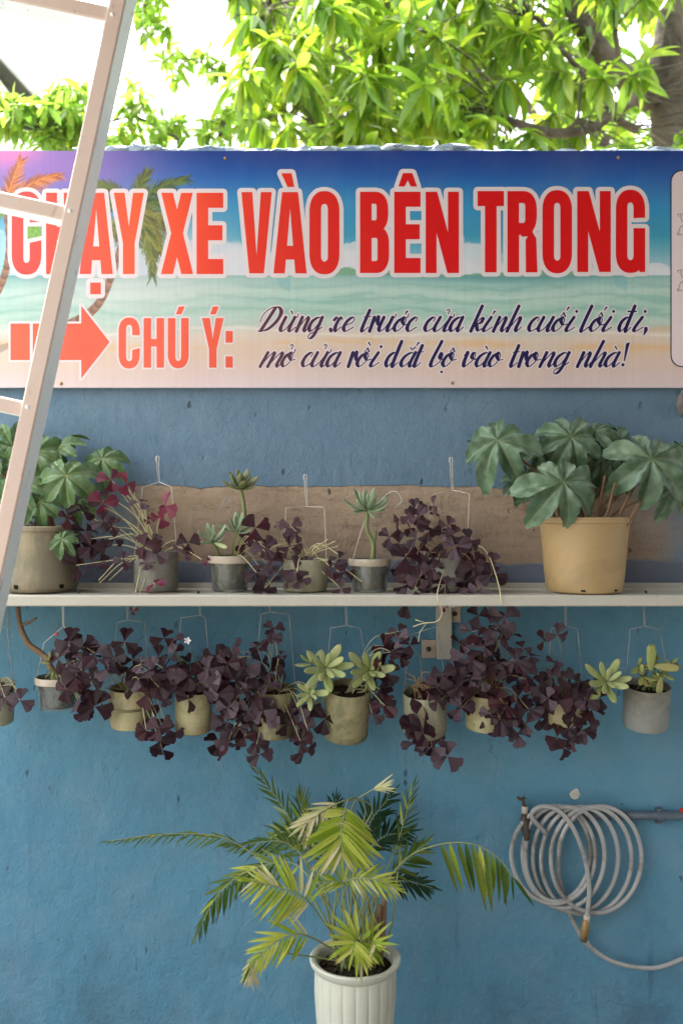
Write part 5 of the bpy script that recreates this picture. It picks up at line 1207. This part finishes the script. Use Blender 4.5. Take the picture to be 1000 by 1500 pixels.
def make_tree(name, label, limbs, whorls, tmpl, m_obj, m_mass, leaf_n, leaf_len, base, nobj=300, droop=.45, trunk=None, twig_r=.004, style='whorl', group=None):
    tr = thing(name, label, 'tree', base, group)
    if trunk: b = MB(); b.tube(trunk[0], trunk[1], 14, True, 6); b.build('trunk', M_bark, tr)
    sk = []
    for (pts, r) in limbs:
        b = MB(); b.tube(pts, r, 9, True, 6); b.build('branch', M_bark, tr); sk += cat_rom(pts, 8)
    tw = MB(); mats = []
    for wp in whorls:
        near = min(sk, key=lambda q: (q-wp).length + random.random()*.15)
        m = (near+wp)/2+Vector((rv(-.08, .08), rv(-.08, .08), rv(-.02, .10))); P = [near, m, wp]
        tw.tube(P, [twig_r, twig_r*.5], 4, False, 3)
        ax = (wp-m).normalized(); ax = (ax+Vector((rv(-.3, .3), rv(-.3, .3), rv(-.3, .2)))).normalized(); u = ax.orthogonal().normalized(); v = ax.cross(u)
        n = random.randint(*leaf_n)
        for k in range(n):
            a = 2.399*k+rv(-.4, .4); el_ = rv(-.15, .9)
            if style == 'whorl': st0 = wp-ax*rv(0, .06)
            else: st0 = P[1].lerp(P[2], rv(.1, 1))
            dr = (u*math.cos(a)+v*math.sin(a))*math.cos(el_)+ax*math.sin(el_)+Vector((0, 0, -droop*rv(.3, 1.5)))
            L = leaf_len*rv(.6, 1.25); mats.append(orient(st0, dr, Vector((rv(-.5, .5), rv(-.5, .5), 1)), L*rv(.8, 1.15), L, L))
    tw.build('twigs', M_bark, tr, kind='stuff')
    cpos = Vector((0, -D, EYE))
    def vis(M):
        p = M.translation; dy = p.y+D; X_ = 500+F*p.x/dy; Y_ = 750-F*(p.z-EYE)/dy; return (0 if -30 < X_ < 1030 and -30 < Y_ < 216 else 50)+dy
    mats.sort(key=vis)
    for M in mats[:nobj]: inst('leaf', tmpl, tr, M)
    rest = mats[nobj:]
    if rest: joined('foliage', tmpl, rest, m_mass, tr, rng.random(len(rest)))
    return tr
def T(px, py, dist):      # point behind the wall, dist metres from the camera
    return W(px, py, D-dist)
wh = []
def fill(x0, x1, y0, y1, d0, d1, n, keep=lambda x, y: True):
    k = 0
    while k < n:
        x, y = rv(x0, x1), rv(y0, y1)
        if keep(x, y): wh.append(T(x, y, rv(d0, d1))); k += 1
edge = lambda x, y: x > 352+.22*max(0, 120-y)*0+30*math.sin(y/23)*.5
fill(350, 700, -60, 225, 3.4, 5.2, 235, edge)
fill(640, 880, -60, 120, 3.6, 5.2, 62); fill(660, 860, 120, 230, 3.7, 5.2, 26); fill(800, 1080, -60, 230, 4.9, 5.8, 60); fill(860, 1060, 195, 235, 3.6, 4.2, 9); fill(880, 1060, -60, 10, 3.6, 4.4, 9); fill(880, 960, 60, 120, 3.7, 3.9, 3)
fill(380, 1300, -450, -60, 3.4, 5.4, 110); fill(1060, 1400, -60, 300, 3.6, 5.2, 50)
fill(420, 1000, 195, 420, 3.4, 4.6, 30)
tb = T(985, 220, 4.5)
make_tree('mango_tree', 'large mango tree with thick grey trunk and long bright leaves behind the wall',
    [([T(955, 150, 4.45), T(905, 105, 4.4), T(868, 60, 4.35), T(840, 10, 4.3), T(800, -90, 4.3)], [.058, .045]),
     ([T(952, 128, 4.4), T(925, 145, 4.25), T(895, 165, 4.15), T(865, 188, 4.1), T(810, 195, 4.05), T(750, 178, 4.0), T(735, 165, 4.0)], [.030, .030, .022, .020, .012]),
     ([T(900, 160, 4.15), T(888, 130, 4.1), T(905, 90, 4.1), T(900, 30, 4.1), T(915, -60, 4.1)], [.016, .010]),
     ([T(930, 190, 4.3), T(905, 175, 4.2), T(890, 150, 4.15), T(870, 125, 4.1), T(820, 70, 4.05), T(790, 30, 4.0), T(760, 20, 4.0)], [.020, .008]),
     ([T(820, 194, 4.05), T(845, 175, 4.0), T(850, 120, 4.0), T(870, 60, 3.95)], [.008, .005]),
     ([T(985, -60, 4.5), T(800, -170, 4.3), T(620, -140, 4.1), T(460, -60, 4.0), T(380, 20, 3.9)], [.06, .05, .035, .02, .008]),
     ([T(640, -140, 4.1), T(560, 0, 4.2), T(520, 120, 4.2), T(500, 230, 4.2)], [.02, .006]),
     ([T(750, 190, 4.3), T(680, 150, 4.3), T(600, 165, 4.3), T(470, 200, 4.2)], [.012, .005])],
    wh, TB, M_mango, M_mango_s, (11, 16), .155, (tb.x, tb.y, 0), 300, .55,
    ([Vector((tb.x+.06, tb.y, 0)), Vector((tb.x+.04, tb.y, 1.2)), T(985, 220, 4.5), T(975, 130, 4.5), T(985, 40, 4.5), T(1000, -60, 4.5), T(1010, -300, 4.6)], [.15, .12, .10, .095, .085, .07, .05]))
# farther trees that close the gaps on the right
def far_tree(name, label, cx, dist, x0, x1, y0, y1, n, seed):
    pts = [T(rv(x0, x1), rv(y0, y1), dist+rv(-.8, .8)) for _ in range(n)]; b0 = T(cx, 300, dist)
    limbs = [([Vector((b0.x, b0.y, b0.z-.4)), T((cx+x)/2, 150, dist), T(x, y, dist)], [.05, .02]) for x, y in ((x0+40, 60), (x1-40, 40), (cx, -40), (x0+100, -200), (x1-100, -200))]
    return make_tree(name, label, limbs, pts, TB, M_far, M_far, (10, 14), .24, (b0.x, b0.y, 0), 0, .4, ([Vector((b0.x, b0.y, 0)), Vector((b0.x+.1, b0.y, 1.5)), Vector((b0.x, b0.y, b0.z)), T(cx, -100, dist)], [.14, .11, .09, .04]))
far_tree('broadleaf_tree', 'softly blurred yellow-green tree filling gaps behind the mango branches on the right', 880, 7.5, 620, 1280, -330, 330, 240, 1)
far_tree('broadleaf_tree', 'hazy bright tree behind the middle of the mango foliage', 560, 8.5, 385, 720, -330, 330, 150, 2)
# light small-leaved tree on the left
wh2 = []
for (cx, cy, rx, ry, n, ds) in [(45, 190, 55, 28, 30, 3.6), (95, 150, 34, 28, 16, 3.5), (10, 165, 26, 26, 10, 3.5), (105, 195, 30, 24, 14, 3.6), (150, 200, 40, 18, 9, 3.6), (205, 150, 20, 22, 6, 3.7), (200, 200, 30, 14, 8, 3.6), (240, 190, 30, 16, 8, 3.7), (300, 195, 30, 14, 9, 3.7), (335, 185, 18, 14, 5, 3.7), (290, 85, 30, 12, 5, 3.9), (325, 115, 25, 14, 6, 3.9), (240, 95, 8, 14, 3, 3.9), (250, 120, 12, 12, 3, 3.9), (215, 15, 24, 24, 9, 3.8), (230, 45, 16, 10, 4, 3.8), (-60, 150, 60, 60, 30, 3.6), (200, 260, 200, 40, 20, 3.6), (200, -60, 40, 40, 12, 3.8), (350, 150, 20, 25, 5, 3.9)]:
    for k in range(n): a = rv(0, 6.28); q = math.sqrt(random.random()); wh2.append(T(cx+rx*q*math.cos(a), cy+ry*q*math.sin(a), ds+rv(-.15, .25)))
tb2 = T(250, 420, 3.7)
make_tree('small_leaved_tree', 'light airy tree with thin twigs and small leaves above the wall on the left', 
    [([T(250, 300, 3.7), T(262, 212, 3.7), T(240, 195, 3.7), T(200, 172, 3.7), T(160, 178, 3.65)], [.010, .004]),
     ([T(250, 300, 3.7), T(150, 225, 3.6), T(90, 190, 3.6), T(20, 185, 3.6), T(-60, 150, 3.6)], [.014, .005]),
     ([T(250, 300, 3.7), T(310, 215, 3.7), T(350, 150, 3.9), T(330, 115, 3.9), T(290, 90, 3.9), T(248, 82, 3.9)], [.010, .003]),
     ([T(200, 172, 3.7), T(206, 140, 3.7), T(205, 80, 3.75), T(212, 20, 3.8), T(215, -60, 3.8)], [.005, .002]),
     ([T(100, 195, 3.6), T(105, 160, 3.55), T(120, 125, 3.5)], [.007, .003])],
    wh2, TS, M_small, M_small_s, (8, 13), .070, (tb2.x, tb2.y, 0), 300, .25, ([Vector((tb2.x, tb2.y, 0)), Vector((tb2.x, tb2.y, 1.0)), T(250, 300, 3.7)], [.05, .035, .016]), .0018, 'spray')
ln = thing('sky_cable', 'thin dark knotted cable hanging slantwise before the sky beside the ladder', 'cable', tuple(T(240, 172, 3.6)))
b = MB(); P = cat_rom([T(207, -20, 3.6), T(211, 40, 3.6), T(221, 100, 3.6), T(228, 140, 3.6), T(240, 174, 3.6)], 6); b.tube(P, .0012, 5)
for q in P[::2]: lump(b, q, .0028, (1, 1, 1.6), q.z, 1)
b.build('cable_line', M_wire_dark, ln)

# ------------------------------------------------------------------ neighbour's house
M_hw = weathered('white_render', (.72, .72, .70), (.78, .78, .76), (.6, .6, .57), 1.2, .8, .003, (.6, .9))
M_hr = weathered('grey_green_roof', (.38, .44, .43), (.48, .53, .52), (.15, .19, .19), 3, .6, .003)
hd = 12.0; ho = thing('house', 'white gabled house with a steep grey roof edge at the upper left corner', 'house', (T(-180, 700, hd).x, hd-D, 0))
a, c, e = T(-110, -40, hd), T(62, 148, hd), T(-282, 148, hd); y0, y1 = a.y, a.y+7
b = MB(); wl = [Vector((e.x+.25, y0+.5, 0)), Vector((c.x-.25, y0+.5, 0)), Vector((c.x-.25, y0+.5, c.z-.15)), Vector((a.x, y0+.5, a.z-.12)), Vector((e.x+.25, y0+.5, e.z-.15))]
b.add(wl+[q+Vector((0, 6, 0)) for q in wl], [(0, 1, 2, 3, 4), (9, 8, 7, 6, 5), (0, 5, 6, 1), (1, 6, 7, 2), (4, 9, 5, 0)]); b.build('wall', M_hw, ho, False)
for (s, q) in ((1, c), (-1, e)):
    b = MB(); n_ = Vector((q.z-a.z, 0, -(q.x-a.x))).normalized(); n_ = n_ if n_.z > 0 else -n_; t_ = n_*.14
    P = [a, q, q+t_, a+t_]; b.add([Vector((p.x, y0+.35, p.z)) for p in P]+[Vector((p.x, y1, p.z)) for p in P], [(0, 1, 2, 3), (7, 6, 5, 4), (0, 4, 5, 1), (1, 5, 6, 2), (2, 6, 7, 3), (3, 7, 4, 0)])
    b.build('roof', M_hr, ho, False)
b = MB(); P = [a+Vector((0, 0, .26)), c+Vector((.28, 0, .12)), c+Vector((.30, 0, .06)), a+Vector((0, 0, .20))]; b.add([Vector((p.x, y0-.1, p.z)) for p in P]+[Vector((p.x, y0-.04, p.z)) for p in P], [(0, 1, 2, 3), (7, 6, 5, 4), (0, 4, 5, 1), (1, 5, 6, 2), (2, 6, 7, 3), (3, 7, 4, 0)]); b.build('gutter_edge', M_hw, ho, False)
b = MB(); q = T(-40, 330, hd); b.box((q.x-.5, y0+.46, q.z-.6), (q.x+.5, y0+.49, q.z+.6)); b.build('window', M_hr, ho, False)
